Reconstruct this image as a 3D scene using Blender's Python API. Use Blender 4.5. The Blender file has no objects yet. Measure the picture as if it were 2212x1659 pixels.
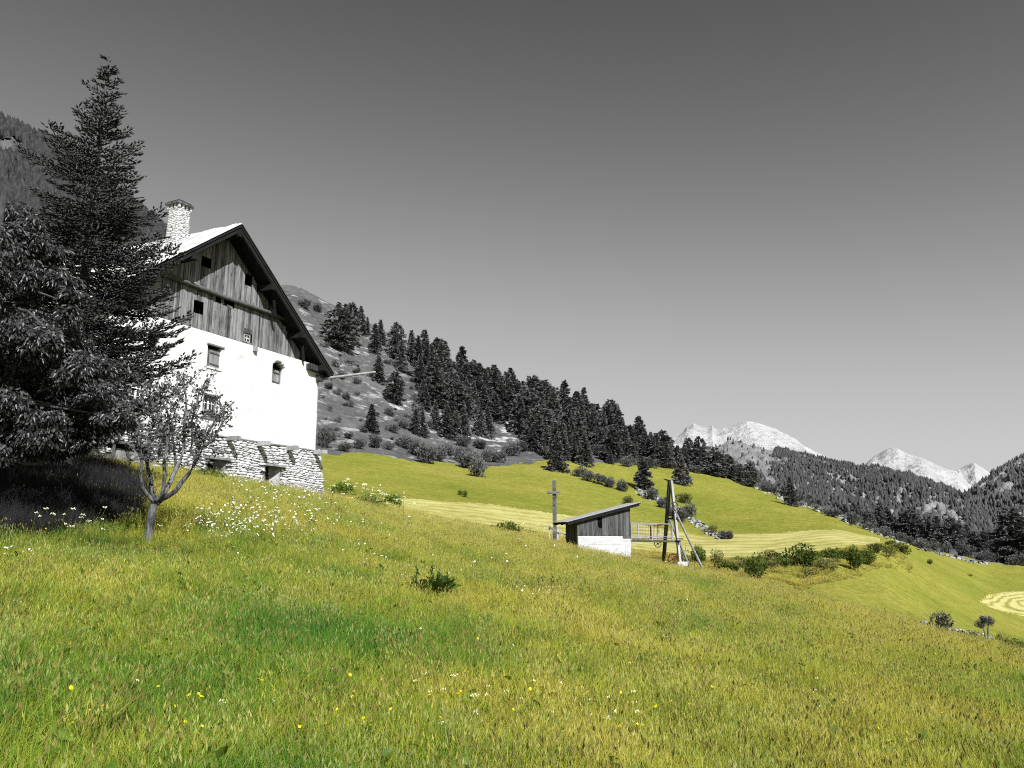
import bpy, math, random
import numpy as np
from mathutils import Vector

# ------------------------------------------------------------------ camera, sky, sun, exposure
SC = bpy.context.scene
COL = SC.collection
PITCH = math.radians(11.0)
FPX = 1760.0
EYE = 1.6
cam_d = bpy.data.cameras.new('camera')
cam = bpy.data.objects.new('camera', cam_d); COL.objects.link(cam)
cam.location = (0, 0, EYE)
cam.rotation_euler = (math.pi / 2 + PITCH, 0, 0)
cam_d.sensor_width = 36.0
cam_d.lens = FPX / 2212.0 * 36.0
cam_d.clip_start = 0.1
cam_d.clip_end = 30000
SC.camera = cam

SUN_AZ = math.radians(156.0)     # azimuth of the sun, clockwise from the viewing direction
SUN_EL = math.radians(40.0)
W = bpy.data.worlds.new('World'); SC.world = W; W.use_nodes = True
nt = W.node_tree; nt.nodes.clear()
sky = nt.nodes.new('ShaderNodeTexSky'); sky.sky_type = 'NISHITA'
sky.sun_disc = False; sky.sun_elevation = SUN_EL; sky.sun_rotation = SUN_AZ
sky.altitude = 1600; sky.air_density = 1.0; sky.dust_density = 0.6; sky.ozone_density = 1.0
sep = nt.nodes.new('ShaderNodeSeparateColor')       # red-filter black and white, as in the photograph
nt.links.new(sky.outputs[0], sep.inputs[0])
pw = nt.nodes.new('ShaderNodeMath'); pw.operation = 'POWER'; pw.inputs[1].default_value = 2.44
nt.links.new(sep.outputs[0], pw.inputs[0])
bg = nt.nodes.new('ShaderNodeBackground'); bg.inputs[1].default_value = 0.10
out = nt.nodes.new('ShaderNodeOutputWorld')
def _wm(op, a, b):                                   # film-like shoulder on the sky's luminance
    x = nt.nodes.new('ShaderNodeMath'); x.operation = op
    for i, v in enumerate((a, b)):
        if hasattr(v, 'is_output'): nt.links.new(v, x.inputs[i])
        else: x.inputs[i].default_value = v
    return x.outputs[0]
_p = _wm('MULTIPLY', pw.outputs[0], .03038)
_f = _wm('MULTIPLY', _wm('DIVIDE', _p, _wm('ADD', _p, .088)), .640 * 10 / 1.516)
nt.links.new(_f, bg.inputs[0]); nt.links.new(bg.outputs[0], out.inputs[0])

sl = bpy.data.lights.new('sun', 'SUN'); sl.energy = 5.0; sl.angle = math.radians(0.5); sl.color = (1.0, 1.0, 1.0)
sun = bpy.data.objects.new('sun', sl); COL.objects.link(sun)
sd = Vector((math.sin(SUN_AZ) * math.cos(SUN_EL), math.cos(SUN_AZ) * math.cos(SUN_EL), math.sin(SUN_EL)))
sun.rotation_euler = sd.to_track_quat('Z', 'Y').to_euler()
sun.location = (0, 0, 60)

SC.view_settings.view_transform = 'Standard'; SC.view_settings.look = 'None'
SC.view_settings.gamma = 1.0; SC.view_settings.exposure = 0.6
SC.view_settings.use_curve_mapping = False
SC.cycles.use_denoising = False      # a fine grain like the photograph's stays, and leaf detail keeps its edge
SC.cycles.filter_width = 1.1
SC.cycles.max_bounces = 5; SC.cycles.transparent_max_bounces = 4
SC.cycles.diffuse_bounces = 2; SC.cycles.glossy_bounces = 1; SC.cycles.transmission_bounces = 2

RNG = np.random.default_rng(11)
random.seed(5)

# ------------------------------------------------------------------ helpers
def tag(o, label=None, cat=None, group=None, kind=None):
    if label: o['label'] = label
    if cat: o['category'] = cat
    if group: o['group'] = group
    if kind: o['kind'] = kind
    return o

def empty(name, loc, rz=0.0, label=None, cat=None, group=None):
    o = bpy.data.objects.new(name, None); COL.objects.link(o)
    o.empty_display_size = 0.2
    o.location = loc; o.rotation_euler = (0, 0, rz)
    return tag(o, label, cat, group)

def mesh_np(name, V, F, mat=None, smooth=False, rnd=None, attrs=None):
    """V (n,3); F (m,k) array or list of arrays with different k"""
    me = bpy.data.meshes.new(name)
    V = np.asarray(V, dtype=np.float32)
    Fs = F if isinstance(F, list) else [F]
    Fs = [np.asarray(f, dtype=np.int32) for f in Fs if len(f)]
    nl = sum(f.size for f in Fs); nf = sum(len(f) for f in Fs)
    me.vertices.add(len(V)); me.vertices.foreach_set('co', V.ravel())
    me.loops.add(nl); me.polygons.add(nf)
    me.loops.foreach_set('vertex_index', np.concatenate([f.ravel() for f in Fs]))
    tot = np.concatenate([np.full(len(f), f.shape[1], dtype=np.int32) for f in Fs])
    st = np.concatenate([[0], np.cumsum(tot)[:-1]]).astype(np.int32)
    me.polygons.foreach_set('loop_start', st)
    if smooth: me.polygons.foreach_set('use_smooth', np.ones(nf, dtype=bool))
    me.update(calc_edges=True)
    if rnd is not None:
        a = me.attributes.new('rnd', 'FLOAT', 'POINT'); a.data.foreach_set('value', np.asarray(rnd, dtype=np.float32))
    if attrs:
        for k, v in attrs.items():
            a = me.attributes.new(k, 'FLOAT', 'POINT'); a.data.foreach_set('value', np.asarray(v, dtype=np.float32))
    if mat: me.materials.append(mat)
    return me

def add(name, me, parent=None, loc=None):
    o = bpy.data.objects.new(name, me); COL.objects.link(o)
    if parent: o.parent = parent
    if loc is not None: o.location = loc
    return o

class MB:
    """collects shapes, builds one mesh"""
    def __init__(s): s.V = []; s.F = []
    def quad(s, a, b, c, d):
        n = len(s.V); s.V += [tuple(a), tuple(b), tuple(c), tuple(d)]; s.F.append((n, n + 1, n + 2, n + 3))
    def poly(s, pts):
        n = len(s.V); s.V += [tuple(p) for p in pts]; s.F.append(tuple(range(n, n + len(pts))))
    def box(s, a, b, R=None, T=(0, 0, 0)):
        n = len(s.V)
        for x in (a[0], b[0]):
            for y in (a[1], b[1]):
                for z in (a[2], b[2]):
                    p = Vector((x, y, z))
                    if R is not None: p = R @ p
                    s.V.append((p[0] + T[0], p[1] + T[1], p[2] + T[2]))
        for f in ((0, 1, 3, 2), (4, 6, 7, 5), (0, 4, 5, 1), (2, 3, 7, 6), (0, 2, 6, 4), (1, 5, 7, 3)):
            s.F.append(tuple(n + i for i in f))
    def bar(s, p, q, w, h, up=(0, 0, 1)):
        p = Vector(p); q = Vector(q); d = (q - p).normalized(); u = Vector(up)
        if abs(d.dot(u)) > .95: u = Vector((0, 1, 0))
        x = d.cross(u).normalized(); y = x.cross(d).normalized()
        n = len(s.V)
        for e in (p, q):
            for i, j in ((-1, -1), (1, -1), (1, 1), (-1, 1)):
                s.V.append(tuple(e + x * (i * w / 2) + y * (j * h / 2)))
        s.F += [(n, n + 1, n + 2, n + 3), (n + 7, n + 6, n + 5, n + 4)]
        for i in range(4):
            j = (i + 1) % 4; s.F.append((n + i, n + 4 + i, n + 4 + j, n + j))
    def tube(s, pts, rad, k=6, cap=True):
        n0 = len(s.V); pts = [Vector(p) for p in pts]; m = len(pts)
        for i, p in enumerate(pts):
            d = (pts[min(i + 1, m - 1)] - pts[max(i - 1, 0)]).normalized()
            u = Vector((0, 0, 1)) if abs(d.z) < .9 else Vector((1, 0, 0))
            x = d.cross(u).normalized(); y = x.cross(d)
            r = rad[i] if hasattr(rad, '__len__') else rad
            for a in range(k):
                t = 2 * math.pi * a / k
                s.V.append(tuple(p + x * (math.cos(t) * r) + y * (math.sin(t) * r)))
        for i in range(m - 1):
            for a in range(k):
                b = (a + 1) % k
                s.F.append((n0 + i * k + a, n0 + i * k + b, n0 + (i + 1) * k + b, n0 + (i + 1) * k + a))
        if cap:
            s.F.append(tuple(n0 + a for a in range(k))[::-1]); s.F.append(tuple(n0 + (m - 1) * k + a for a in range(k)))
    def ring(s, c, R, r, ax, k=20, kk=6):
        c = Vector(c); ax = Vector(ax).normalized()
        u = ax.orthogonal().normalized(); v = ax.cross(u); n0 = len(s.V)
        for i in range(k):
            t = 2 * math.pi * i / k; e = u * math.cos(t) + v * math.sin(t)
            for j in range(kk):
                q = 2 * math.pi * j / kk
                s.V.append(tuple(c + e * (R + r * math.cos(q)) + ax * (r * math.sin(q))))
        for i in range(k):
            i2 = (i + 1) % k
            for j in range(kk):
                j2 = (j + 1) % kk
                s.F.append((n0 + i * kk + j, n0 + i2 * kk + j, n0 + i2 * kk + j2, n0 + i * kk + j2))
    def mesh(s, name, mat, smooth=False):
        me = bpy.data.meshes.new(name); me.from_pydata(s.V, [], s.F); me.update()
        if smooth: me.polygons.foreach_set('use_smooth', [True] * len(me.polygons))
        if mat: me.materials.append(mat)
        return me
    def build(s, name, mat, parent=None, smooth=False, loc=None):
        return add(name, s.mesh(name, mat, smooth), parent, loc)

# vectorised gradient noise
_P = np.random.default_rng(3).permutation(512); _P = np.concatenate([_P, _P])
_G = np.random.default_rng(4).normal(size=(512, 2)); _G /= np.linalg.norm(_G, axis=1)[:, None]
def noise2(x, y):
    x = np.asarray(x, float); y = np.asarray(y, float)
    xi = np.floor(x).astype(int); yi = np.floor(y).astype(int); xf = x - xi; yf = y - yi
    u = xf ** 3 * (xf * (xf * 6 - 15) + 10); v = yf ** 3 * (yf * (yf * 6 - 15) + 10)
    def g(a, b, fx, fy):
        h = _P[(_P[a & 511] + b) & 511]; return _G[h, 0] * fx + _G[h, 1] * fy
    n00 = g(xi, yi, xf, yf); n10 = g(xi + 1, yi, xf - 1, yf); n01 = g(xi, yi + 1, xf, yf - 1); n11 = g(xi + 1, yi + 1, xf - 1, yf - 1)
    return ((n00 * (1 - u) + n10 * u) * (1 - v) + (n01 * (1 - u) + n11 * u) * v) * 1.5
def fbm(x, y, o=4, g=.5):
    s = 0; a = 1; t = 0
    for i in range(o):
        s = s + a * noise2(x + 17.3 * i, y - 9.1 * i); t += a; a *= g; x = x * 2.03; y = y * 2.03
    return s / t
def ridged(x, y, o=5, g=.5):
    s = 0; a = 1; t = 0
    for i in range(o):
        s = s + a * (1 - 2 * np.abs(noise2(x + 31.7 * i, y + 5.3 * i))); t += a; a *= g; x = x * 2.07; y = y * 2.07
    return s / t

# ---- materials
class M:
    def __init__(s, name, rough=.9, spec=.15):
        s.m = bpy.data.materials.new(name); s.m.use_nodes = True; s.t = s.m.node_tree
        s.b = s.t.nodes['Principled BSDF']; s.b.inputs['Roughness'].default_value = rough
        s.b.inputs['Specular IOR Level'].default_value = spec
    def n(s, ty, **kw):
        x = s.t.nodes.new(ty)
        for k, v in kw.items():
            if k.startswith('i_'): x.inputs[int(k[2:])].default_value = v
            else: setattr(x, k, v)
        return x
    def l(s, a, b): s.t.links.new(a, b)
    def tex(s, scale, vec=None, detail=4, rough=.55, ty='ShaderNodeTexNoise'):
        x = s.n(ty)
        x.inputs['Scale'].default_value = scale
        if ty == 'ShaderNodeTexNoise': x.inputs['Detail'].default_value = detail; x.inputs['Roughness'].default_value = rough
        if vec is not None: s.l(vec, x.inputs['Vector'])
        return x
    def pos(s): return s.n('ShaderNodeNewGeometry').outputs['Position']
    def obj(s): return s.n('ShaderNodeTexCoord').outputs['Object']
    def mapped(s, vec, scale=(1, 1, 1), rot=(0, 0, 0)):
        x = s.n('ShaderNodeMapping'); x.inputs['Scale'].default_value = scale; x.inputs['Rotation'].default_value = rot
        s.l(vec, x.inputs['Vector']); return x.outputs[0]
    def ramp(s, fac, stops):
        x = s.n('ShaderNodeValToRGB'); e = x.color_ramp.elements
        while len(e) < len(stops): e.new(.5)
        for i, (p, c) in enumerate(stops):
            e[i].position = p
            e[i].color = (c, c, c, 1) if not hasattr(c, '__len__') else (c[0], c[1], c[2], 1)
        s.l(fac, x.inputs[0]); return x.outputs[0]
    def mix(s, fac, a, b, mode='MIX'):
        x = s.n('ShaderNodeMix', data_type='RGBA', blend_type=mode)
        for sock, v in ((0, fac), (6, a), (7, b)):
            if hasattr(v, 'is_output'): s.l(v, x.inputs[sock])
            elif sock == 0: x.inputs[0].default_value = v
            else: x.inputs[sock].default_value = (v[0], v[1], v[2], 1) if hasattr(v, '__len__') else (v, v, v, 1)
        return x.outputs[2]
    def math(s, op, a, b=None, c=None):
        x = s.n('ShaderNodeMath', operation=op)
        for i, v in enumerate((a, b, c)):
            if v is None: continue
            if hasattr(v, 'is_output'): s.l(v, x.inputs[i])
            else: x.inputs[i].default_value = v
        return x.outputs[0]
    def attr(s, name): 
        x = s.n('ShaderNodeAttribute'); x.attribute_name = name; return x.outputs['Fac']
    def rand(s): return s.n('ShaderNodeObjectInfo').outputs['Random']
    def col(s, c): s.l(c, s.b.inputs['Base Color']); return s
    def bump(s, h, st=.5, dist=.05):
        x = s.n('ShaderNodeBump'); x.inputs['Strength'].default_value = st; x.inputs['Distance'].default_value = dist
        s.l(h, x.inputs['Height']); s.l(x.outputs[0], s.b.inputs['Normal']); return s
    def translucent(s, colsock, amt=.35):
        tr = s.n('ShaderNodeBsdfTranslucent'); mx = s.n('ShaderNodeMixShader'); mx.inputs[0].default_value = amt
        s.l(colsock, tr.inputs[0]); s.l(s.b.outputs[0], mx.inputs[1]); s.l(tr.outputs[0], mx.inputs[2])
        s.l(mx.outputs[0], s.t.nodes['Material Output'].inputs[0]); return s

def m_simple(name, lo, hi, scale=3.0, stretch=(1, 1, 1), rough=.9, bump=.3, dist=.02, spec=.1, world=False):
    m = M(name, rough, spec); v = m.mapped(m.pos() if world else m.obj(), stretch)
    t = m.tex(scale, v, 6, .6); r = m.rand()
    f = m.math('ADD', t.outputs[0], m.math('MULTIPLY', m.math('SUBTRACT', r, .5), .35))
    m.col(m.ramp(f, [(.3, lo), (.7, hi)])); m.bump(t.outputs[0], bump, dist); return m.m

def m_wood(name, lo, hi, axis='z', sc=1.0):
    m = M(name, .85, .12); v = m.obj()
    st = {'z': (1, 1, .06), 'y': (1, .06, 1), 'x': (.06, 1, 1)}[axis]
    g = m.tex(28 * sc, m.mapped(v, st), 5, .65); g2 = m.tex(3 * sc, m.mapped(v, tuple(a ** .5 for a in st)), 3)
    kn = m.tex(9 * sc, m.mapped(v, tuple(max(a, .3) for a in st)), 2)
    f = m.math('ADD', m.math('MULTIPLY', g.outputs[0], .6), m.math('MULTIPLY', g2.outputs[0], .4))
    f = m.math('ADD', f, m.math('MULTIPLY', m.math('SUBTRACT', m.rand(), .5), .24))
    c = m.ramp(f, [(.32, lo), (.5, [(lo * .45 + hi * .55)] * 3 if not hasattr(lo, '__len__') else [(a + b) / 2 for a, b in zip(lo, hi)]), (.68, hi)])
    k = m.ramp(kn.outputs[0], [(.28, .25), (.36, 1.0)])
    c = m.mix(.8, c, k, 'MULTIPLY')
    m.col(c); m.bump(g.outputs[0], .6, .01); return m.m

def m_leaf(name, c0, c1, trans=.25, rough=.6, spec=.3, objvar=.25, world_scale=None):
    m = M(name, rough, spec)
    f = m.math('ADD', m.attr('rnd'), m.math('MULTIPLY', m.math('SUBTRACT', m.rand(), .5), objvar * 2))
    c = m.ramp(f, [(0, c0), (1, c1)])
    m.col(c); m.translucent(c, trans); return m.m

MAT = {}
MAT['conifer'] = m_leaf('conifer_needles', (.026,) * 3, (.145,) * 3, .15, .8, .1)
MAT['spruce'] = m_leaf('spruce_needles', (.010,) * 3, (.085,) * 3, .06, .5, .3)
MAT['far_conifer'] = m_leaf('far_conifer_needles', (.020,) * 3, (.050,) * 3, .05, .9, .05)
MAT['mid_conifer'] = m_leaf('haze_lightened_needles', (.048,) * 3, (.095,) * 3, .05, .9, .05)  # lighter needles: distance haze is put into the colour
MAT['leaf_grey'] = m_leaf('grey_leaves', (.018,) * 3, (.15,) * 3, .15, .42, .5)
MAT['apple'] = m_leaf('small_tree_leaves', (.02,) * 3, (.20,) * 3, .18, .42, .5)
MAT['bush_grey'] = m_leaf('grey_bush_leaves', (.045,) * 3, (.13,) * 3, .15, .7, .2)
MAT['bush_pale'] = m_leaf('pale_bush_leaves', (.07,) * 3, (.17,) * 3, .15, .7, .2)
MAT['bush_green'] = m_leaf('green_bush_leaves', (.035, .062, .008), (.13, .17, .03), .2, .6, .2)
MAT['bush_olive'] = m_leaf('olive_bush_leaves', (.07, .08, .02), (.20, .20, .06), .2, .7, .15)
MAT['weed_green'] = m_leaf('weed_leaves', (.05, .10, .01), (.17, .24, .03), .3, .55, .3)
MAT['dock'] = m_leaf('dock_leaves', (.02, .05, .008), (.09, .15, .02), .25, .4, .45)
MAT['grey_weed'] = m_leaf('shade_darkened_weeds', (.005,) * 3, (.032,) * 3, .10, .7, .1)  # near-black: tree shade put into the weed colour
MAT['bark'] = m_simple('bark', .03, .10, 14, (1, 1, .3), .95, .8, .03)
MAT['bark_pale'] = m_simple('pale_bark', .03, .22, 22, (1, 1, .22), .95, 1.0, .04)
MAT['bark_brown'] = m_simple('brown_twigs', (.05, .04, .02), (.12, .10, .05), 10, (1, 1, 1), .95, .3)
MAT['wood_siding'] = m_wood('weathered_siding', .035, .30)
MAT['wood_dark'] = m_wood('dark_weathered_wood', .02, .13)
MAT['wood_beam'] = m_wood('grey_beam_wood', .07, .28, 'x', .6)
MAT['wood_pale'] = m_wood('pale_weathered_wood', .14, .42)
MAT['roof_board'] = m_wood('sunbleached_roof_boards', .30, .75, 'x', .5)
MAT['soffit'] = m_simple('shade_black_soffit_wood', .008, .02, 4, (1, 1, 1), .95, .2)  # near-black: shade of eaves and recesses put into the wood colour
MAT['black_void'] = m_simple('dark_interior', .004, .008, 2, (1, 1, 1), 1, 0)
MAT['stone'] = m_simple('pale_stone', .44, .76, 6, (1, 1, 1), .9, .7, .02)
MAT['stone_grey'] = m_simple('grey_field_stone', .10, .40, 4, (1, 1, 1), .9, .8, .05)
MAT['slate'] = m_simple('dark_slate', .04, .16, 5, (1, 1, 3), .8, .4, .02)
MAT['mortar'] = m_simple('recessed_mortar', .05, .30, 9, (1, 1, 1), 1, .8, .03)
MAT['concrete'] = m_simple('pale_concrete', .34, .56, 1.2, (1, 1, 6), .9, .35, .01)
MAT['metal'] = m_simple('grey_painted_metal', .18, .36, 6, (1, 1, 1), .5, .1, .005, .5)
MAT['metal_dark'] = m_simple('dark_metal', .02, .06, 6, (1, 1, 1), .5, .1, .005, .5)
MAT['rust'] = m_simple('rusty_metal', (.05, .014, .008), (.16, .05, .025), 8, (1, 1, 1), .8, .2)
MAT['white_paint'] = m_simple('white_window_paint', .62, .8, 6, (1, 1, 1), .7, .1)
MAT['glass'] = M('window_glass', .08, .6).m
MAT['glass'].node_tree.nodes['Principled BSDF'].inputs['Base Color'].default_value = (.02, .02, .02, 1)
MAT['petal_white'] = m_simple('white_petals', .75, .85, 5, (1, 1, 1), .8, 0)
MAT['petal_cream'] = m_simple('cream_umbels', (.62, .60, .36), (.8, .78, .55), 5, (1, 1, 1), .8, 0)
MAT['petal_yellow'] = m_simple('yellow_petals', (.75, .58, .01), (.85, .7, .02), 5, (1, 1, 1), .6, 0)

# plaster: white lime with hairline scratches
m = M('white_lime_plaster', .9, .1); o = m.obj()
t1 = m.tex(1.1, o, 5, .6); t2 = m.tex(9, m.mapped(o, (1, 1, 3.2)), 6, .7); t3 = m.tex(40, o, 3, .6)
cr = m.ramp(t2.outputs[0], [(.30, .35), (.37, 1.0)])
c = m.ramp(t1.outputs[0], [(.3, .60), (.65, .72)])
m.col(m.mix(.7, c, cr, 'MULTIPLY')); m.bump(m.math('ADD', t2.outputs[0], m.math('MULTIPLY', t3.outputs[0], .35)), .5, .03)
MAT['plaster'] = m.m

# grasses: patches of green, yellow-green and ochre by place
def m_grass(name, tip, kind=0, trans=.4):
    m = M(name, .6, .22); p = m.mapped(m.pos(), (1, 1, 0))
    n1 = m.tex(.13, p, 3, .6); n2 = m.tex(.55, p, 3, .6); rd = m.rand()
    f = m.math('ADD', m.math('MULTIPLY', m.math('SUBTRACT', n1.outputs[0], .5), 1.6), m.math('MULTIPLY', n2.outputs[0], .8)); f = m.math('ADD', f, .13)
    sp = m.n('ShaderNodeSeparateXYZ'); m.l(m.pos(), sp.inputs[0])
    dr = m.math('MULTIPLY', m.math('ADD', m.math('MULTIPLY', sp.outputs[1], 1.0), m.math('MULTIPLY', sp.outputs[0], .55)), .0062)
    f = m.math('ADD', m.math('ADD', f, dr), m.math('MULTIPLY', m.math('SUBTRACT', rd, .5), .46))
    def patch(px_, py_, rad, amt):
        v_ = m.n('ShaderNodeVectorMath', operation='DISTANCE'); m.l(p, v_.inputs[0]); q_ = GP[(px_, py_)]; v_.inputs[1].default_value = (q_[0], q_[1], 0)
        return m.math('MULTIPLY', m.ramp(m.math('DIVIDE', v_.outputs['Value'], rad * 2.0), [(0, 1.0), (1, 0.0)]), amt)
    for a_ in (((760, 1400), 1.25, -.24), ((900, 1480), 1.0, -.12), ((100, 1500), .9, -.10), ((30, 1560), .8, -.14), ((1250, 1560), 1.4, .14), ((1900, 1450), 4.0, .08), ((1560, 1330), 5.0, .06), ((450, 1100), 4.0, .14), ((900, 1590), .9, .12)):
        f = m.math('ADD', f, patch(a_[0][0], a_[0][1], a_[1], a_[2]))
    c = m.ramp(f, [(.28, (.075, .19, .022)), (.42, (.15, .25, .026)), (.54, (.25, .31, .035)), (.72, (.39, .385, .047)), (1.0, (.48, .41, .085))])
    if kind == 1: c = m.mix(.5, c, (.38, .34, .14))
    g = m.ramp(m.attr('rnd'), [(0, .12), (.45, .70), (1, tip)])  # blade base darkened, tip brightened: shade between blades put into the colour
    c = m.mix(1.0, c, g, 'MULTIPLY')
    m.col(c); m.translucent(c, trans); return m.m
MAT['herb'] = m_leaf('meadow_herbs', (.06, .12, .012), (.20, .27, .04), .3, .55, .25)

# ------------------------------------------------------------------ terrain: one height function around the viewer
def px_ray(x, y):
    u = (x - 1106.0) / FPX; v = (829.5 - y) / FPX
    return np.array([u, math.cos(PITCH) - v * math.sin(PITCH), math.sin(PITCH) + v * math.cos(PITCH)])
def col_az(x): return np.arctan((np.asarray(x, float) - 1106.0) / 1793.0)
def elev_tan(az, y):
    """tangent of elevation of picture row y at azimuth az"""
    v = (829.5 - y) / FPX; ry = math.cos(PITCH) - v * math.sin(PITCH); rz = math.sin(PITCH) + v * math.cos(PITCH)
    return rz * np.cos(az) / ry
def to_px(P):
    P = np.asarray(P, float); x, y, z = P[..., 0], P[..., 1], P[..., 2] - EYE
    d = y * math.cos(PITCH) + z * math.sin(PITCH); h = -y * math.sin(PITCH) + z * math.cos(PITCH)
    d = np.where(d < .01, .01, d)
    return 1106 + FPX * x / d, 829.5 - FPX * h / d

# columns: picture x -> (distance, picture y) of: near brow | dip behind it | terrace foot | terrace back | top of meadow | hillside crest
K = [
    (-1500, (34, 800), (52, 770), (90, 700), (120, 640), (150, 560), (300, 420)),
    (-500, (36, 900), (55, 870), (90, 820), (120, 780), (150, 740), (300, 640)),
    (0,    (38, 968), (56, 950), (90, 915), (120, 880), (150, 840), (300, 760)),
    (250,  (36.5, 1003), (56, 985), (90, 950), (120, 910), (150, 870), (300, 700)),
    (450,  (39, 1024), (60, 1005), (88, 985), (112, 960), (150, 925), (310, 640)),
    (600,  (43.5, 1050), (64, 1040), (82, 1030), (104, 1010), (150, 962), (320, 640)),
    (703,  (46, 1070), (66, 1066), (80, 1062), (100, 1056), (152, 982), (330, 682)),
    (800,  (48, 1088), (66, 1093), (80, 1086), (100, 1070), (160, 977), (340, 728)),
    (900,  (50, 1121), (68, 1124), (84, 1112), (105, 1078), (165, 996), (345, 775)),
    (1060, (52, 1146), (72, 1150), (88, 1140), (110, 1090), (175, 1008), (350, 836)),
    (1200, (55, 1172), (74, 1176), (92, 1160), (118, 1108), (192, 992), (350, 888)),
    (1360, (58.5, 1206), (78, 1212), (95, 1184), (125, 1128), (215, 1002), (348, 950)),
    (1520, (59, 1238), (78, 1246), (98, 1204), (126, 1157), (238, 1016), (345, 992)),
    (1650, (57, 1266), (74, 1268), (101, 1209), (130, 1152), (234, 1054), (275, 1056)),
    (1800, (54, 1307), (74, 1306), (113, 1187), (140, 1142), (200, 1104), (245, 1108)),
    (1905, (51, 1334), (78, 1332), (126, 1170), (140, 1162), (176, 1151), (230, 1158)),
    (1990, (48, 1358), (84, 1352), (132, 1222), (150, 1205), (200, 1183), (250, 1188)),
    (2130, (45, 1390), (98, 1384), (135, 1302), (172, 1258), (250, 1216), (290, 1220)),
    (2212, (43, 1420), (102, 1410), (140, 1330), (178, 1278), (265, 1223), (310, 1228)),
    (2700, (38, 1560), (104, 1500), (150, 1400), (200, 1340), (290, 1260), (340, 1262)),
    (3800, (34, 1800), (104, 1640), (150, 1520), (200, 1440), (290, 1330), (340, 1320)),
]
KX = col_az([k[0] for k in K])
KD = np.array([[p[0] for p in k[1:]] for k in K], float)
KY = np.array([[p[1] for p in k[1:]] for k in K], float)
KY[:, 0] += np.interp([k[0] for k in K], [0, 703, 1520, 1800, 1990, 2212], [6, 11, 11, 16, 27, 33])
def knots(az):
    az = np.clip(az, KX[0], KX[-1])
    D = np.stack([np.interp(az, KX, KD[:, j]) for j in range(6)], -1)
    Y = np.stack([np.interp(az, KX, KY[:, j]) for j in range(6)], -1)
    return D, Y
def smooth(a, k):
    if k < 1: return a
    w = np.hanning(2 * k + 3)[1:-1]; w /= w.sum()
    p = np.concatenate([np.full(k, a[0]), a, np.full(k, a[-1])]); return np.convolve(p, w, 'valid')

az_c = np.radians(np.concatenate([np.arange(-100, -38, 1.0), np.arange(-38, 38, .12), np.arange(38, 100.1, 1.0)]))
dd = np.concatenate([[0.3, .8, 1.5, 2.2], np.geomspace(3.0, 62, 120), np.geomspace(62.8, 480, 250)])
D6, Y6 = knots(az_c)
step = np.gradient(az_c); kk = 7
for j in range(6): D6[:, j] = smooth(D6[:, j], kk); Y6[:, j] = smooth(Y6[:, j], kk)
Z6 = EYE + D6 * elev_tan(az_c[:, None], Y6)
GX, GY = -.13, .038
def plane(az, d): return (GX * np.sin(az) + GY * np.cos(az)) * d
na = len(az_c)
kd = np.concatenate([np.zeros((na, 1)), np.full((na, 1), 8.0), D6[:, :1] * .55, D6, D6[:, 5:] + 60, D6[:, 5:] + 200], 1)
z8 = plane(az_c, 8.0); zmid = z8 + (Z6[:, 0] - z8) * (D6[:, 0] * .55 - 8) / (D6[:, 0] - 8)
bul = .08 + .42 / (1 + np.exp(-(az_c - .1) / .12))
kz = np.concatenate([np.zeros((na, 1)), z8[:, None], (zmid + bul)[:, None], Z6, Z6[:, 5:] - 6, Z6[:, 5:] - 60], 1)
def pchip_rows(X, Y, q):
    h = np.diff(X, axis=1); dl = np.diff(Y, axis=1) / h; m = np.zeros_like(Y)
    a, b = dl[:, :-1], dl[:, 1:]; w1 = 2 * h[:, 1:] + h[:, :-1]; w2 = h[:, 1:] + 2 * h[:, :-1]
    ok = a * b > 0
    m[:, 1:-1] = np.where(ok, (w1 + w2) / (w1 / np.where(ok, a, 1) + w2 / np.where(ok, b, 1)), 0)
    m[:, 0] = dl[:, 0]; m[:, -1] = dl[:, -1]
    out_ = np.zeros((len(X), len(q)))
    for i in range(len(X)):
        k = np.clip(np.searchsorted(X[i], q) - 1, 0, X.shape[1] - 2)
        H = h[i, k]; t = np.clip((q - X[i, k]) / H, 0, 1)
        out_[i] = ((1 + 2 * t) * (1 - t) ** 2 * Y[i, k] + t * (1 - t) ** 2 * H * m[i, k]
                   + t * t * (3 - 2 * t) * Y[i, k + 1] + t * t * (t - 1) * H * m[i, k + 1])
    return out_
ZG = pchip_rows(kd, kz, dd)
AZ, DD = np.meshgrid(az_c, dd, indexing='ij')
XG = np.sin(AZ) * DD; YG = np.cos(AZ) * DD
amp = np.interp(DD, [0, 8, 45, 70, 120, 200, 300, 420], [.0, .04, .06, .1, .25, .5, 1.6, 2.2])
hill = np.clip((DD - D6[:, 4:5]) / 40, 0, 1)
ZG += amp * fbm(XG / 9, YG / 9, 4) + hill * 1.6 * fbm(XG / 33 + 5, YG / 33, 3)
# the terrace bank and old field edges: gentle lumps
ZG += .25 * fbm(XG / 3.5, YG / 3.5, 3) * np.clip((DD - 60) / 20, 0, 1) * np.clip((115 - DD) / 20, 0, 1)

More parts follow.
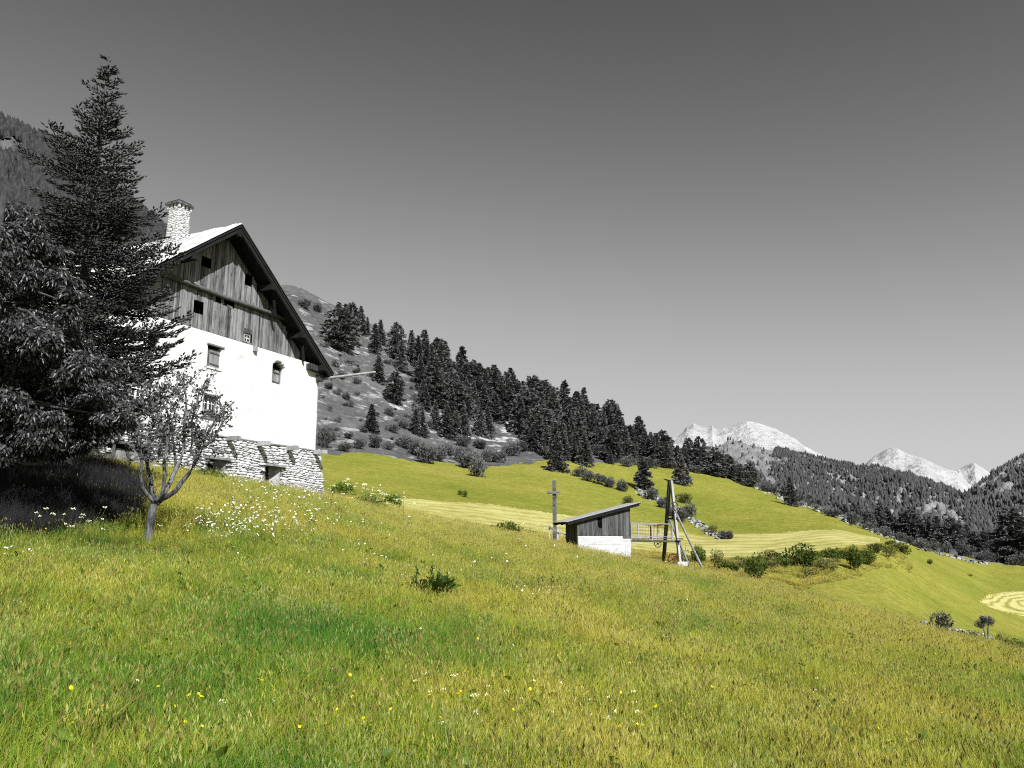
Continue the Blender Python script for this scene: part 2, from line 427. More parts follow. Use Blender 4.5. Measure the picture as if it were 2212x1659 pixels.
def gz(x, y):
    x = np.asarray(x, float); y = np.asarray(y, float)
    az = np.arctan2(x, y); d = np.hypot(x, y)
    i = np.clip(np.interp(az, az_c, np.arange(na)), 0, na - 1.001); j = np.clip(np.interp(d, dd, np.arange(len(dd))), 0, len(dd) - 1.001)
    i0 = i.astype(int); j0 = j.astype(int); fi = i - i0; fj = j - j0
    return ((ZG[i0, j0] * (1 - fi) + ZG[i0 + 1, j0] * fi) * (1 - fj) + (ZG[i0, j0 + 1] * (1 - fi) + ZG[i0 + 1, j0 + 1] * fi) * fj)
_T = np.concatenate([np.arange(3, 70, .25), np.arange(70, 470, 1.0)])
def hit(x, y, dmin=3.0, dmax=470):
    """where the sight line through picture point (x, y) meets the ground"""
    r = px_ray(x, y); r = r / math.hypot(r[0], r[1])
    t = _T[(_T >= dmin) & (_T <= dmax)]; g = gz(r[0] * t, r[1] * t); z = EYE + r[2] * t
    b = np.nonzero(z < g)[0]
    if len(b) == 0:
        k = int(np.argmin((z - g) / t)); return Vector((r[0] * t[k], r[1] * t[k], g[k]))
    k = b[0]; q = t[k]
    if k > 0:
        a0 = z[k - 1] - g[k - 1]; a1 = g[k] - z[k]; q = t[k - 1] + (t[k] - t[k - 1]) * a0 / (a0 + a1 + 1e-9)
    return Vector((r[0] * q, r[1] * q, float(gz(r[0] * q, r[1] * q))))

def in_poly(x, y, P):
    c = np.zeros(np.shape(x), bool); j = len(P) - 1
    for i in range(len(P)):
        xi, yi = P[i]; xj, yj = P[j]
        c ^= ((yi > y) != (yj > y)) & (x < (xj - xi) * (y - yi) / (yj - yi + 1e-12) + xi); j = i
    return c

PX, PY = to_px(np.stack([XG, YG, ZG], -1))
grn = 1.0 + .035 * fbm(XG / 6, YG / 6, 3)
green = DD < D6[:, 4:5] * grn
tm = (DD - D6[:, 2:3]) / (D6[:, 3:4] - D6[:, 2:3])          # 0..1 across the mown terrace
XC = 1106 + 1793 * np.tan(np.clip(AZ, -1.2, 1.2))
mown = (tm > 0.02 + .03 * fbm(XG / 8, YG / 8, 2)) & (tm < 1.0 + .04 * fbm(XG / 5, YG / 5, 2)) & (XC > 850) & (XC < 1905)
MP2 = [(2115, 1300), (2130, 1286), (2165, 1279), (2230, 1276), (2500, 1290), (2500, 1360), (2212, 1332), (2170, 1322), (2135, 1312)]
mown2 = in_poly(PX, PY, MP2) & (DD > 100) & (DD < 260)
xb = 2212 + 0 * DD
# stripes of raked hay following the strip; round the end of the field in the second patch
s1 = tm * 7.0 + .25 * fbm(XG / 25, YG / 25, 2) + .5 * np.clip((XC - 1500) / 400, 0, 1) ** 2
s2 = np.hypot((PX - 2260) / 150, (PY - 1306) / 30) * 4.0
stripe = np.where(mown2, s2, s1)
ff = np.arange(na * len(dd)).reshape(na, len(dd))
F = np.stack([ff[:-1, :-1], ff[1:, :-1], ff[1:, 1:], ff[:-1, 1:]], -1)[:, :, ::-1].reshape(-1, 4)
def facemask(mask): return (mask[:-1, :-1] & mask[1:, 1:]).reshape(-1)
fm_mown = facemask((mown | mown2) & green); fm_green = facemask(green) & ~fm_mown; fm_grey = ~fm_mown & ~fm_green
VV = np.stack([XG, YG, ZG], -1).reshape(-1, 3)
def submesh(name, fmask, mat, attrs=None):
    f = F[fmask]; u, inv = np.unique(f, return_inverse=True)
    at = {k: v.reshape(-1)[u] for k, v in (attrs or {}).items()}
    me = mesh_np(name, VV[u], inv.reshape(-1, 4), mat, smooth=True, attrs=at)
    o = add(name, me); o['kind'] = 'structure'; return o

GP = {q: hit(*q) for q in ((760, 1400), (900, 1480), (100, 1500), (30, 1560), (1250, 1560), (1900, 1450), (1560, 1330), (450, 1100), (900, 1590))}
MAT['grass'] = m_grass('meadow_grass', 1.6)
MAT['seed'] = m_grass('dry_seed_heads', 1.35, 1)
MAT['stalk'] = m_leaf('brown_stalks', (.07, .08, .02), (.24, .22, .06), .3, .7, .1)
# ground materials
m = M('meadow_ground', .95, .05); p = m.mapped(m.pos(), (1, 1, 0))
n1 = m.tex(.045, p, 4, .6); n2 = m.tex(.9, p, 6, .75); n3 = m.tex(.25, m.mapped(m.pos(), (1, 1, .0)), 5, .7)
f = m.math('ADD', m.math('MULTIPLY', n1.outputs[0], .55), m.math('ADD', m.math('MULTIPLY', n2.outputs[0], .22), m.math('MULTIPLY', n3.outputs[0], .25)))
c = m.ramp(f, [(.32, (.13, .165, .022)), (.45, (.195, .21, .032)), (.56, (.25, .245, .045)), (.70, (.30, .265, .08))])
near = m.ramp(m.attr('near'), [(0, 1.0), (1, .30)])  # near ground darkened: shade between the tufts put into its colour
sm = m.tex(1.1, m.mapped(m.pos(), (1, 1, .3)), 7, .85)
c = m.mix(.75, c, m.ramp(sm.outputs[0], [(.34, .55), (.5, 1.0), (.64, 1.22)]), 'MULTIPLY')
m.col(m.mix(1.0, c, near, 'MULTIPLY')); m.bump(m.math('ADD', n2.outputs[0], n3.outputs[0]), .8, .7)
MAT['meadow'] = m.m
m = M('mown_hay', .95, .05); p = m.mapped(m.pos(), (1, 1, 0))
st = m.attr('stripe'); nz = m.tex(.35, p, 4, .6); n2 = m.tex(1.5, p, 5, .7)
wb = m.tex(.05, p, 3, .5); q = m.math('ADD', m.math('MULTIPLY', st, 1.25), m.math('ADD', m.math('MULTIPLY', nz.outputs[0], .9), m.math('MULTIPLY', wb.outputs[0], 3.5)))
w = m.math('ABSOLUTE', m.math('SINE', m.math('MULTIPLY', q, 3.1416)))
n4 = m.tex(.12, p, 5, .65); f = m.math('ADD', m.math('ADD', m.math('MULTIPLY', m.math('SUBTRACT', w, .5), m.attr('sw')), m.math('MULTIPLY', n2.outputs[0], .40)), m.math('MULTIPLY', n4.outputs[0], .45))
m.col(m.ramp(f, [(.27, (.20, .19, .045)), (.40, (.30, .28, .085)), (.56, (.42, .39, .16))])); m.bump(f, .25, .2)
MAT['mown'] = m.m
m = M('grey_hillside_turf', .95, .05); p = m.pos()
n1 = m.tex(.06, p, 4, .6); n2 = m.tex(.5, p, 7, .75); n3 = m.tex(.16, m.mapped(p, (1, 1, 3)), 4, .6)
f = m.math('ADD', m.math('MULTIPLY', n1.outputs[0], .4), m.math('MULTIPLY', n2.outputs[0], .6))
c = m.ramp(f, [(.36, .055), (.5, .10), (.64, .145)])
rk = m.ramp(m.math('ADD', m.math('MULTIPLY', n3.outputs[0], .6), m.math('MULTIPLY', n2.outputs[0], .4)), [(.54, 0), (.60, 1)])
c = m.mix(m.math('MULTIPLY', rk, m.attr('rocky')), c, .42)
m.col(c); m.bump(n2.outputs[0], .9, .8)
MAT['hillside'] = m.m

nearat = np.clip((62 - DD) / 20, 0, 1)
# bare pale ground shows where the photograph has scree under the trees
rocky = np.zeros_like(DD) + .55
for (cx, cy, rx, ry) in ((1010, 925, 16, 22), (1090, 940, 60, 28), (930, 905, 40, 20), (870, 880, 40, 22), (1250, 1008, 25, 12), (905, 700, 40, 20), (1350, 1004, 26, 14), (840, 757, 60, 10)):
    rocky += 1.6 * np.exp(-((PX - cx) / rx) ** 2 - ((PY - cy) / ry) ** 2)
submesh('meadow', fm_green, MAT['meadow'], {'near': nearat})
submesh('mown_field', fm_mown, MAT['mown'], {'stripe': stripe, 'sw': np.where(mown2, .34, .15)})
submesh('hillside', fm_grey, MAT['hillside'], {'rocky': rocky})
# the land behind the viewer
mb = MB(); mb.poly([(-500, -3, 62), (-500, -500, 40), (500, -500, -90), (500, -3, -68)]); g_ = mb.build('ground', MAT['meadow']); g_['kind'] = 'structure'
g_.location = (0, 0, -.35)

# ------------------------------------------------------------------ far country
def cs(src, x, y, k): return ((src[0] + x / k) * .54004, (src[1] + y / k) * .54004)
A6 = lambda x, y: cs((2700, 1600), x, y, 2.765)
A7 = lambda x, y: cs((3400, 1700), x, y, 3.178)
def far_sheet(name, ridge, base_y, d_ridge, d_base, mat, na_=420, nr=150, rough=40, scale=400, edge=.6, seed=0, bend=1.0, ridge_amp=1.0):
    rx = np.array([p[0] for p in ridge], float); ry = np.array([p[1] for p in ridge], float)
    a0, a1 = col_az(rx[0]), col_az(rx[-1]); az = np.linspace(a0, a1, na_)
    xx = 1106 + 1793 * np.tan(az)
    yr = np.interp(xx, rx, ry)
    yb = np.interp(xx, [p[0] for p in base_y], [p[1] for p in base_y]) if isinstance(base_y, list) else np.full(na_, base_y)
    t = np.linspace(0, 1, nr)[None, :]
    dr = d_ridge * (1 + .05 * fbm(xx / 90 + seed, xx * 0, 3)); d = d_base + (dr[:, None] - d_base) * t
    zr = EYE + dr * elev_tan(az, yr); zb = EYE + d_base * elev_tan(az, yb)
    tt = t ** bend
    z = zb[:, None] + (zr - zb)[:, None] * tt
    X = np.sin(az)[:, None] * d; Y = np.cos(az)[:, None] * d
    win = np.sin(np.pi * np.clip(t, 0, 1)) ** .6
    rn = ridged(X / scale + seed, Y / scale - seed, 6, .55)
    z = z + rough * (rn - .2) * win + rough * .10 * ridged(X / (scale * .22), Y / (scale * .22), 4) * (win * .8 + .22 * ridge_amp)
    # behind the ridge it falls away again
    tb = np.linspace(.02, .5, 12)[None, :]
    db = dr[:, None] * (1 + tb * .5); zb2 = z[:, -1:] - (zr - zb).mean() * tb * 1.5
    X = np.concatenate([X, np.sin(az)[:, None] * db], 1); Y = np.concatenate([Y, np.cos(az)[:, None] * db], 1); Z = np.concatenate([z, zb2], 1)
    R = np.concatenate([rn, np.zeros_like(db)], 1); n2 = Z.shape[1]
    ids = np.arange(na_ * n2).reshape(na_, n2)
    Fq = np.stack([ids[:-1, :-1], ids[1:, :-1], ids[1:, 1:], ids[:-1, 1:]], -1)[:, :, ::-1].reshape(-1, 4)
    me = mesh_np(name, np.stack([X, Y, Z], -1).reshape(-1, 3), Fq, mat, smooth=True, attrs={'up': np.concatenate([np.broadcast_to(t, (na_, nr)), np.ones_like(db)], 1).reshape(-1), 'ridge': R.reshape(-1)})
    o = add(name, me); o['kind'] = 'structure'
    return dict(X=X, Y=Y, Z=Z, nr=nr, t=t, R=rn)

def m_mountain(name, lo, mid, hi, sc, k=.0, bp=.9):
    m = M(name, .95, .05); p = m.pos()
    n1 = m.tex(sc, m.mapped(p, (1, 1, .5)), 8, .68); n2 = m.tex(sc * 5, m.mapped(p, (1, 1, .25)), 6, .75)
    v = m.n('ShaderNodeNewGeometry'); s_ = m.n('ShaderNodeSeparateXYZ'); m.l(v.outputs['Normal'], s_.inputs[0])
    f = m.math('ADD', m.math('MULTIPLY', n1.outputs[0], .6), m.math('MULTIPLY', n2.outputs[0], .4))
    f = m.math('ADD', f, m.math('MULTIPLY', m.attr('ridge'), k))
    m.col(m.ramp(f, [(.33, lo), (.46, mid), (.58, hi)])); m.bump(n2.outputs[0], bp, 1.2 / sc * .12)
    return m.m
MAT['snow_rock'] = m_mountain('pale_rock_and_snow', .05, .36, .48, .0030, .08, .9)
MAT['snow_far'] = m_mountain('faded_far_rock', .26, .33, .37, .0022, .04, .4)  # fading with distance put into a pale, low-contrast rock colour
MAT['alp'] = m_mountain('hazed_alpine_turf', .12, .20, .30, .006)  # turf lightened to carry the haze of distance in its colour
MAT['rocky_slope'] = m_mountain('grey_rock_slope', .07, .15, .55, .02, .1)
MAT['far_turf'] = m_mountain('dark_forest_floor', .05, .08, .13, .01)

snowA = [A6(-400, 520), A6(60, 430), A6(150, 345), A6(180, 300), A6(215, 280), A6(260, 255), A6(330, 290), A6(420, 312), A6(445, 300), A6(470, 283), A6(490, 312), A6(515, 338), A6(640, 312), A6(800, 262), A6(870, 240), A6(900, 242), A6(960, 262), A6(1050, 275), A6(1200, 330), A6(1250, 360), A6(1400, 440), A6(1480, 520), A6(1560, 575), A6(1640, 620), A6(1900, 760), A6(2100, 860)]
far_sheet('snowy_mountain', snowA, [(1300, 1010), (1750, 1010), (1900, 1060)], 5200, 3700, MAT['snow_rock'], 520, 200, 95, 900, seed=2, bend=1.15, ridge_amp=.25)
snowB = [A7(-200, 640), A7(200, 545), A7(265, 500), A7(300, 480), A7(400, 395), A7(480, 350), A7(590, 300), A7(650, 288), A7(715, 300), A7(800, 350), A7(870, 380), A7(1000, 415), A7(1080, 450), A7(1150, 485), A7(1300, 560), A7(1450, 600), A7(1600, 780), A7(1800, 950)]
far_sheet('snowy_mountain', snowB, [(1750, 1080), (2250, 1120)], 6300, 4600, MAT['snow_rock'], 420, 180, 110, 1100, seed=9, bend=1.2, ridge_amp=.25)
snowC = [A7(1000, 760), A7(1300, 640), A7(1400, 600), A7(1500, 575), A7(1580, 520), A7(1650, 492), A7(1690, 485), A7(1780, 550), A7(1850, 600), A7(1900, 640), A7(2100, 700), A7(2300, 900)]
far_sheet('snowy_mountain', snowC, [(1900, 1120), (2300, 1120)], 8600, 6800, MAT['snow_far'], 260, 120, 160, 1000, seed=14, ridge_amp=.2)
m1 = [A6(-300, 640), A6(200, 610), A6(350, 590), A6(480, 560), A6(560, 545), A6(600, 505), A6(650, 478), A6(720, 482), A6(850, 500), A6(1000, 545), A6(1130, 572), A6(1300, 590), A6(1480, 640), A6(1700, 695), A6(1850, 725), A6(2050, 752), A7(130, 575), A7(260, 568), A7(450, 590), A7(600, 625), A7(700, 640), A7(850, 655), A7(950, 710), A7(1100, 775), A7(1300, 865), A7(1500, 945), A7(1620, 1020), A7(1800, 1200)]
S1 = far_sheet('forested_mountain', m1, [(1300, 1120), (1700, 1150), (2212, 1240)], 2500, 1150, MAT['alp'], 520, 220, 55, 260, seed=4, ridge_amp=.3)
m3 = [A7(1380, 1060), A7(1500, 945), A7(1650, 842), A7(1800, 732), A7(1900, 652), A7(1980, 600), A7(2050, 572), A7(2120, 530), A7(2212, 480), A7(2500, 330), A7(3200, 60), A7(5000, -500)]
S3 = far_sheet('forested_mountain', m3, [(2050, 1180), (2600, 1240)], 2700, 1500, MAT['alp'], 420, 200, 60, 260, seed=7, ridge_amp=.3)
m4 = [A7(1650, 1560), A7(1720, 1490), A7(1800, 1400), A7(1900, 1290), A7(1980, 1210), A7(2050, 1165), A7(2130, 1130), A7(2212, 1105), A7(2600, 1000), A7(4000, 700)]
S4 = far_sheet('rocky_hill', m4, [(2050, 1250), (2700, 1260)], 900, 560, MAT['rocky_slope'], 200, 90, 14, 90, seed=21, ridge_amp=.3)
mL = [(-2600, -420), (-1500, -80), (-600, 110), (-200, 210), (0, 282), (40, 296), (80, 318), (110, 342), (200, 408), (290, 470), (370, 535), (450, 600), (560, 690), (700, 790), (900, 900)]
mL = [(a, b + 24) for a, b in mL]
SL = far_sheet('forested_mountain', mL, 1010, 1150, 620, MAT['hillside'], 520, 150, 26, 150, seed=31, ridge_amp=.4)
# valley floor and the pale fields beyond the brow
vf = [(1100, 1040), (1640, 1075), (1760, 1095), (1850, 1119), (1935, 1150), (2060, 1170), (2150, 1190), (2212, 1203), (2500, 1230), (3400, 1260)]
S5 = far_sheet('far_field', vf, [(1100, 1200), (1700, 1190), (1900, 1200), (2000, 1215), (2212, 1250), (3400, 1320)], 560, 330, MAT['hillside'], 360, 60, 2.0, 60, seed=12, ridge_amp=.1)
mb = MB(); mb.poly([(-14000, -600, -260), (14000, -600, -260), (14000, 14000, -260), (-14000, 14000, -260)]); v_ = mb.build('valley_floor', MAT['far_turf']); v_['kind'] = 'structure'

# ------------------------------------------------------------------ the farmhouse
HAZ = math.radians(25.1)
WV = Vector((math.sin(HAZ), math.cos(HAZ), 0)); NV = Vector((math.cos(HAZ), -math.sin(HAZ), 0))
_r = px_ray(686, 880); _r = _r / math.hypot(_r[0], _r[1]); HP = Vector((_r[0] * 44.4, _r[1] * 44.4, 0))
# local frame: x along the gable (s, to the right), y = outward normal (towards the viewer is +), z up. Rotation maps x->WV, y->-NV is right-handed, so y_local = -n
HROT = math.pi / 2 - HAZ
house = empty('farmhouse', HP, HROT, 'large white lime plastered farmhouse with boarded gable, stone base and steep board roof', 'farmhouse')
RS, RZ, KR, KL = -7.0, 16.4, .785, .765      # ridge position and height, slopes right and left
TH = .2
def under(s, off=0.0): return RZ - TH - (KR * (s - RS) if s > RS else KL * (RS - s))
SL_, SR_ = -14.4, 0.0                        # wall ends
WB, WT = 6.35, 10.98                         # plaster bottom and top
def hx(s, n, z): return (s, -n, z)
openings = [   # s0, s1, z0, z1
    (-7.93, -7.08, 9.42, 10.42), (-3.64, -2.72, 9.42, 10.58), (-7.96, -7.06, 7.14, 8.12), (-11.87, -11.0, 7.16, 8.16), (-11.2, -10.5, 9.55, 10.3)]
def wall_panel(name, s0, s1, z0, z1, ops, mat, step_=.09, y=0.0, thick=.4, rag=.02, arch=(), parent=house, right=None, top=None):
    xs = sorted(set(np.round(np.concatenate([np.arange(s0, s1, step_), [s1]] + [[a[0], a[1]] for a in ops]), 3)))
    zs = sorted(set(np.round(np.concatenate([np.arange(z0, z1, step_), [z1]] + [[a[2], a[3]] for a in ops]), 3)))
    xs = np.array(xs); zs = np.array(zs); X, Z = np.meshgrid(xs, zs, indexing='ij')
    keep = np.ones((len(xs) - 1, len(zs) - 1), bool); cx = (xs[:-1] + xs[1:]) / 2; cz = (zs[:-1] + zs[1:]) / 2
    for i, a in enumerate(ops):
        ins = (cx[:, None] > a[0]) & (cx[:, None] < a[1]) & (cz[None] > a[2]) & (cz[None] < a[3])
        if i in arch:
            mid = (a[0] + a[1]) / 2; hw = (a[1] - a[0]) / 2
            ins &= cz[None] < a[3] - .22 * ((cx[:, None] - mid) / hw) ** 2
        keep &= ~ins
    Yd = rag * 1.6 * fbm(X * 1.2, Z * 1.2, 4) + rag * .5 * fbm(X * 6, Z * 6, 2)
    Xd = X + np.where(X >= s1 - .01, rag * 3.5 * fbm(Z * 2.3 + 3, Z * 0 + X, 4), 0)
    if right: Xd = X + np.where(X > s1 - 1.0, (X - s1 + 1.0) * right(Z), 0) + np.where(X >= s1 - .01, .05 * fbm(Z * 3, Z * 0, 3), 0)
    V = np.stack([Xd, -(y + Yd), Z], -1).reshape(-1, 3); n0 = len(V)
    ids = np.arange(n0).reshape(len(xs), len(zs)); q = np.stack([ids[:-1, :-1], ids[1:, :-1], ids[1:, 1:], ids[:-1, 1:]], -1)[keep]
    Vb = V.copy(); Vb[:, 1] += thick
    # rim faces along every border
    from collections import Counter
    e = Counter()
    ed = {}
    for f in q:
        for a, b in ((f[0], f[1]), (f[1], f[2]), (f[2], f[3]), (f[3], f[0])):
            k = (min(a, b), max(a, b)); e[k] += 1; ed[k] = (a, b)
    rim = [(ed[k][1], ed[k][0], ed[k][0] + n0, ed[k][1] + n0) for k, c_ in e.items() if c_ == 1]
    me = mesh_np(name, np.concatenate([V, Vb]), [q, np.array(rim), q[:, ::-1] + n0], mat)
    return add(name, me, parent)
wall_panel('wall', SL_, SR_, WB, WT, openings, MAT['plaster'], arch=(1,))
# side walls and the dark inside
mb = MB(); mb.box((-.4, .45, 3.0), (-.02, 15, 9.2)); mb.box((SL_, .45, 3.0), (SL_ + .4, 15, 9.9)); mb.box((SL_, 14.6, 3.0), (0, 15, 10.6))
mb.build('side_wall', MAT['plaster'], house)
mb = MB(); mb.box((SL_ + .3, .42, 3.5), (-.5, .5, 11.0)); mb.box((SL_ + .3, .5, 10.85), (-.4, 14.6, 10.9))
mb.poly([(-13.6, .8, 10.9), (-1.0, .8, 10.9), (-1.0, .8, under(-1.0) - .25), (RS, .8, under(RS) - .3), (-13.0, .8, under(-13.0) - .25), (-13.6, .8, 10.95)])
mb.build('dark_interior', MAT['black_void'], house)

# roof: boards on the sunny left slope, one sheet on the right, soffit darkened to hold the eave shade
VO, BACK = .6, 15.6
def slope_pt(s, lift=0.0): return RZ + lift - (KR * (s - RS) if s > RS else KL * (RS - s))
le, re = -15.4, .45
mb = MB()
for sa, sb in ((RS, re), (RS, le)):
    za, zb = slope_pt(sa), slope_pt(sb)
    P = [(sa, -VO, za), (sb, -VO, zb), (sb, BACK, zb), (sa, BACK, za)]
    Q = [(p[0], p[1], p[2] - .1) for p in P]
    mb.poly(P if sb < sa else P[::-1]); mb.poly(Q[::-1] if sb < sa else Q)
    for i in range(4):
        j = (i + 1) % 4; mb.quad(P[i], P[j], Q[j], Q[i])
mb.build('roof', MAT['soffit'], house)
rafters = MB()
for y_ in np.arange(-.5, 15, .9):
    for sa, sb in ((RS - .02, re - .05), (RS + .02, le + .05)):
        z1, z2 = slope_pt(sa), slope_pt(sb)
        rafters.bar((sa, y_, z1 - .2), (sb, y_, z2 - .2), .12, .16)
rafters.build('rafter', MAT['soffit'], house)
# roof boards run down the slope, lapped
roof_l = [o for o in house.children if o.name.startswith('roof')][0]
y_ = -VO - .04; sl_len = math.hypot(RS - le, KL * (RS - le)); ang = math.atan(KL)
while y_ < BACK:
    w_ = random.uniform(.22, .34); lift = random.uniform(.03, .065)
    seg = [0]; 
    while seg[-1] < sl_len - .1: seg.append(min(sl_len, seg[-1] + random.uniform(2.6, 4.2)))
    mb = MB()
    for i_, (a, b) in enumerate(zip(seg[:-1], seg[1:])):
        l2 = lift + .02 * ((len(seg) - i_) % 2); b2 = b + .12 if i_ < len(seg) - 2 else b + random.uniform(0, .12)
        ca, sa_ = math.cos(ang), math.sin(ang)
        def rp(d, h, yy): return (RS - d * ca - h * sa_, yy, RZ - d * sa_ + h * ca)
        e0 = random.uniform(-.008, .008)
        a0 = a - (.05 if i_ == 0 else 0)
        top = [rp(a0, l2 + .03, y_), rp(a0, l2 + .03, y_ + w_ - .015), rp(b2, l2 + .035 + e0, y_ + w_ - .015), rp(b2, l2 + .035 + e0, y_)]
        bot = [rp(a0, l2, y_), rp(a0, l2, y_ + w_ - .015), rp(b2, l2, y_ + w_ - .015), rp(b2, l2, y_)]
        mb.poly(top[::-1]); mb.poly(bot)
        for i in range(4):
            j = (i + 1) % 4; mb.quad(top[i], top[j], bot[j], bot[i])
    mb.build('roof_board', MAT['roof_board'], roof_l)
    y_ += w_
# right slope boards seen edge-on, with a little moss and grass at the verge
y_ = -VO - .04
while y_ < BACK:
    w_ = random.uniform(.4, .6); h = random.uniform(.03, .06)
    mb = MB(); ca, sa_ = math.cos(math.atan(KR)), math.sin(math.atan(KR)); L_ = (re - RS) / ca + random.uniform(-.02, .1)
    P = [(RS + d * ca + q * sa_, yy, RZ - d * sa_ + q * ca) for q in (h, h + .035) for d in (0, L_) for yy in (y_, y_ + w_ - .02)]
    for f_ in ((0, 1, 3, 2), (4, 6, 7, 5), (0, 4, 5, 1), (2, 3, 7, 6), (0, 2, 6, 4), (1, 5, 7, 3)): mb.poly([P[i] for i in f_])
    mb.build('roof_board', MAT['wood_dark'], roof_l); y_ += w_
# verge rafters and purlin ends under the overhang
mb = MB()
for sa, sb in ((RS, re), (RS, le)):
    mb.bar((sa, -VO + .12, slope_pt(sa) - .22), (sb, -VO + .12, slope_pt(sb) - .22), .1, .22)
mb.build('verge_board', MAT['soffit'], house)
for s_, w_ in ((-4.55, .26), (-2.15, .26), (-9.6, .26), (-.35, .3), (RS, .26), (-12.3, .26)):
    mb = MB(); z = under(s_) - .2; mb.box((s_ - w_ / 2, -VO - .02 + random.uniform(-.05, .05), z - .17), (s_ + w_ / 2, 2.0, z + .12))
    mb.build('purlin', MAT['soffit'], house)
for s_, ds in ((-4.1, .45), (-1.75, .42)):
    mb = MB(); z = under(s_) - .15; mb.bar((s_, -.25, z - .25), (s_ + ds * .7, -.12, z - 1.0), .12, .1); mb.build('brace', MAT['soffit'], house)
mb = MB(); mb.bar((-1.1, -.15, 10.75), (.12, -.15, 10.72), .3, .3); mb.box((-.28, -.3, 10.1), (.02, .2, 10.45)); mb.build('corner_beam', MAT['wood_dark'], house)

# ground line of the gable, from the terrain
def hw(s, n=0.0):
    p = HP + WV * s + NV * n; return float(gz(p.x, p.y))

# siding: individual planks, upper tier above the log, lower tier below
SY = .36
sid = MB(); sid.box((-14.0, SY + .06, 10.94), (-.4, SY + .09, 11.05))
siding = sid.build('gable_siding', MAT['black_void'], house)
holes = [(-5.5, -5.06, 14.02, 14.6), (-8.5, -8.1, 11.82, 12.42), (-7.22, -6.84, 12.66, 13.0), (-6.62, -6.24, 12.62, 13.0), (-5.36, -4.94, 11.2, 11.86), (-8.2, -7.85, 14.1, 14.6)]
planks = []
def lay(tier):
    s = SL_ + .3
    while s < -.35:
        w_ = random.uniform(.09, .18); s2 = min(s + w_, -.33)
        if tier == 0: z0, z1 = 11.02 + random.uniform(-.04, .04), 12.98
        else: z0, z1 = 12.95 + random.uniform(-.05, .02), 99
        g = .018; a, b = s + g / 2, s2 - g / 2
        cuts = [(z0, z1)]
        for h_ in holes:
            if b > h_[0] and a < h_[1]:
                nc = []
                for c0, c1 in cuts:
                    if h_[3] <= c0 or h_[2] >= c1: nc.append((c0, c1))
                    else:
                        if h_[2] > c0: nc.append((c0, h_[2]))
                        if h_[3] < c1: nc.append((h_[3], c1))
                cuts = nc
        for c0, c1 in cuts:
            ta, tb = min(c1, under(a) - .02), min(c1, under(b) - .02)
            if max(ta, tb) <= c0 + .08: continue
            ta = max(ta, c0 + .02); tb = max(tb, c0 + .02)
            yy = SY + random.uniform(-.02, .02); tl = random.uniform(-.006, .006); t_ = .025
            mb = MB(); P = [(a, yy, c0), (b, yy + tl, c0), (b + random.uniform(-.006, .006), yy + tl, tb), (a + random.uniform(-.006, .006), yy, ta)]
            # a split or waney edge makes each plank its own
            Q = [(p[0], p[1] + t_, p[2]) for p in P]
            mb.poly(P); mb.poly(Q[::-1])
            for i in range(4):
                j = (i + 1) % 4; mb.quad(P[j], P[i], Q[i], Q[j])
            planks.append(mb.build('plank', MAT['wood_siding'], siding))
        s = s2
lay(0); lay(1)
mb = MB(); mb.tube([(-13.0, SY - .14, 12.98), (-10, SY - .16, 13.02), (-7, SY - .15, 12.96), (-4, SY - .15, 13.0), (-2.7, SY - .14, 12.96)], [.1, .11, .1, .105, .1], 8)
mb.build('log_beam', MAT['wood_dark'], house, smooth=True)
mb = MB(); mb.bar((SL_ + .2, SY - .12, 11.0), (-.5, SY - .12, 11.0), .2, .08); mb.build('sill_beam', MAT['wood_beam'], house)
# loose hanging boards in two of the openings
mb = MB(); mb.bar((-6.95, SY - .02, 12.98), (-6.9, SY - .02, 12.66), .17, .03, (0, 1, 0)); mb.build('hanging_board', MAT['wood_siding'], siding)
mb = MB(); mb.bar((-6.6, SY, 12.68), (-6.25, SY, 12.66), .03, .1); mb.build('hanging_board', MAT['wood_siding'], siding)

def pane_window(s0, s1, z0, z1, y, nx, nz, shut=None, name='window', leaf=True):
    f = MB(); t = .06
    f.box((s0, y, z0), (s0 + t, y + .07, z1)); f.box((s1 - t, y, z0), (s1, y + .07, z1)); f.box((s0 + t, y, z0), (s1 - t, y + .07, z0 + t)); f.box((s0 + t, y, z1 - t), (s1 - t, y + .07, z1))
    fr = f.build(name, MAT['wood_beam'] if leaf else MAT['wood_pale'], house)
    g = MB(); mid = (s0 + s1) / 2
    if leaf: g.box((mid - .045, y + .012, z0 + t), (mid + .045, y + .05, z1 - t))
    for i in range(1, nx):
        x = s0 + (s1 - s0) * i / nx
        if leaf and abs(x - mid) < .06: continue
        g.box((x - .014, y + .02, z0 + t), (x + .014, y + .045, z1 - t))
    for i in range(1, nz):
        z = z0 + (z1 - z0) * i / nz; g.box((s0 + t, y + .022, z - .016), (s1 - t, y + .043, z + .016))
    if leaf:
        for x in (s0 + t, s1 - t - .03): g.box((x, y + .014, z0 + t), (x + .03, y + .046, z1 - t))
    g.build('glazing_bars', MAT['white_paint'], fr)
    for i in range(nx):
        for j in range(nz):
            p = MB(); xa = s0 + t + (s1 - s0 - 2 * t) * i / nx; xb = s0 + t + (s1 - s0 - 2 * t) * (i + 1) / nx
            za = z0 + t + (z1 - z0 - 2 * t) * j / nz; zb = z0 + t + (z1 - z0 - 2 * t) * (j + 1) / nz
            p.box((xa + .005, y + .028, za + .005), (xb - .005, y + .034, zb - .005)); p.build('pane', MAT['glass'], fr)
    return fr
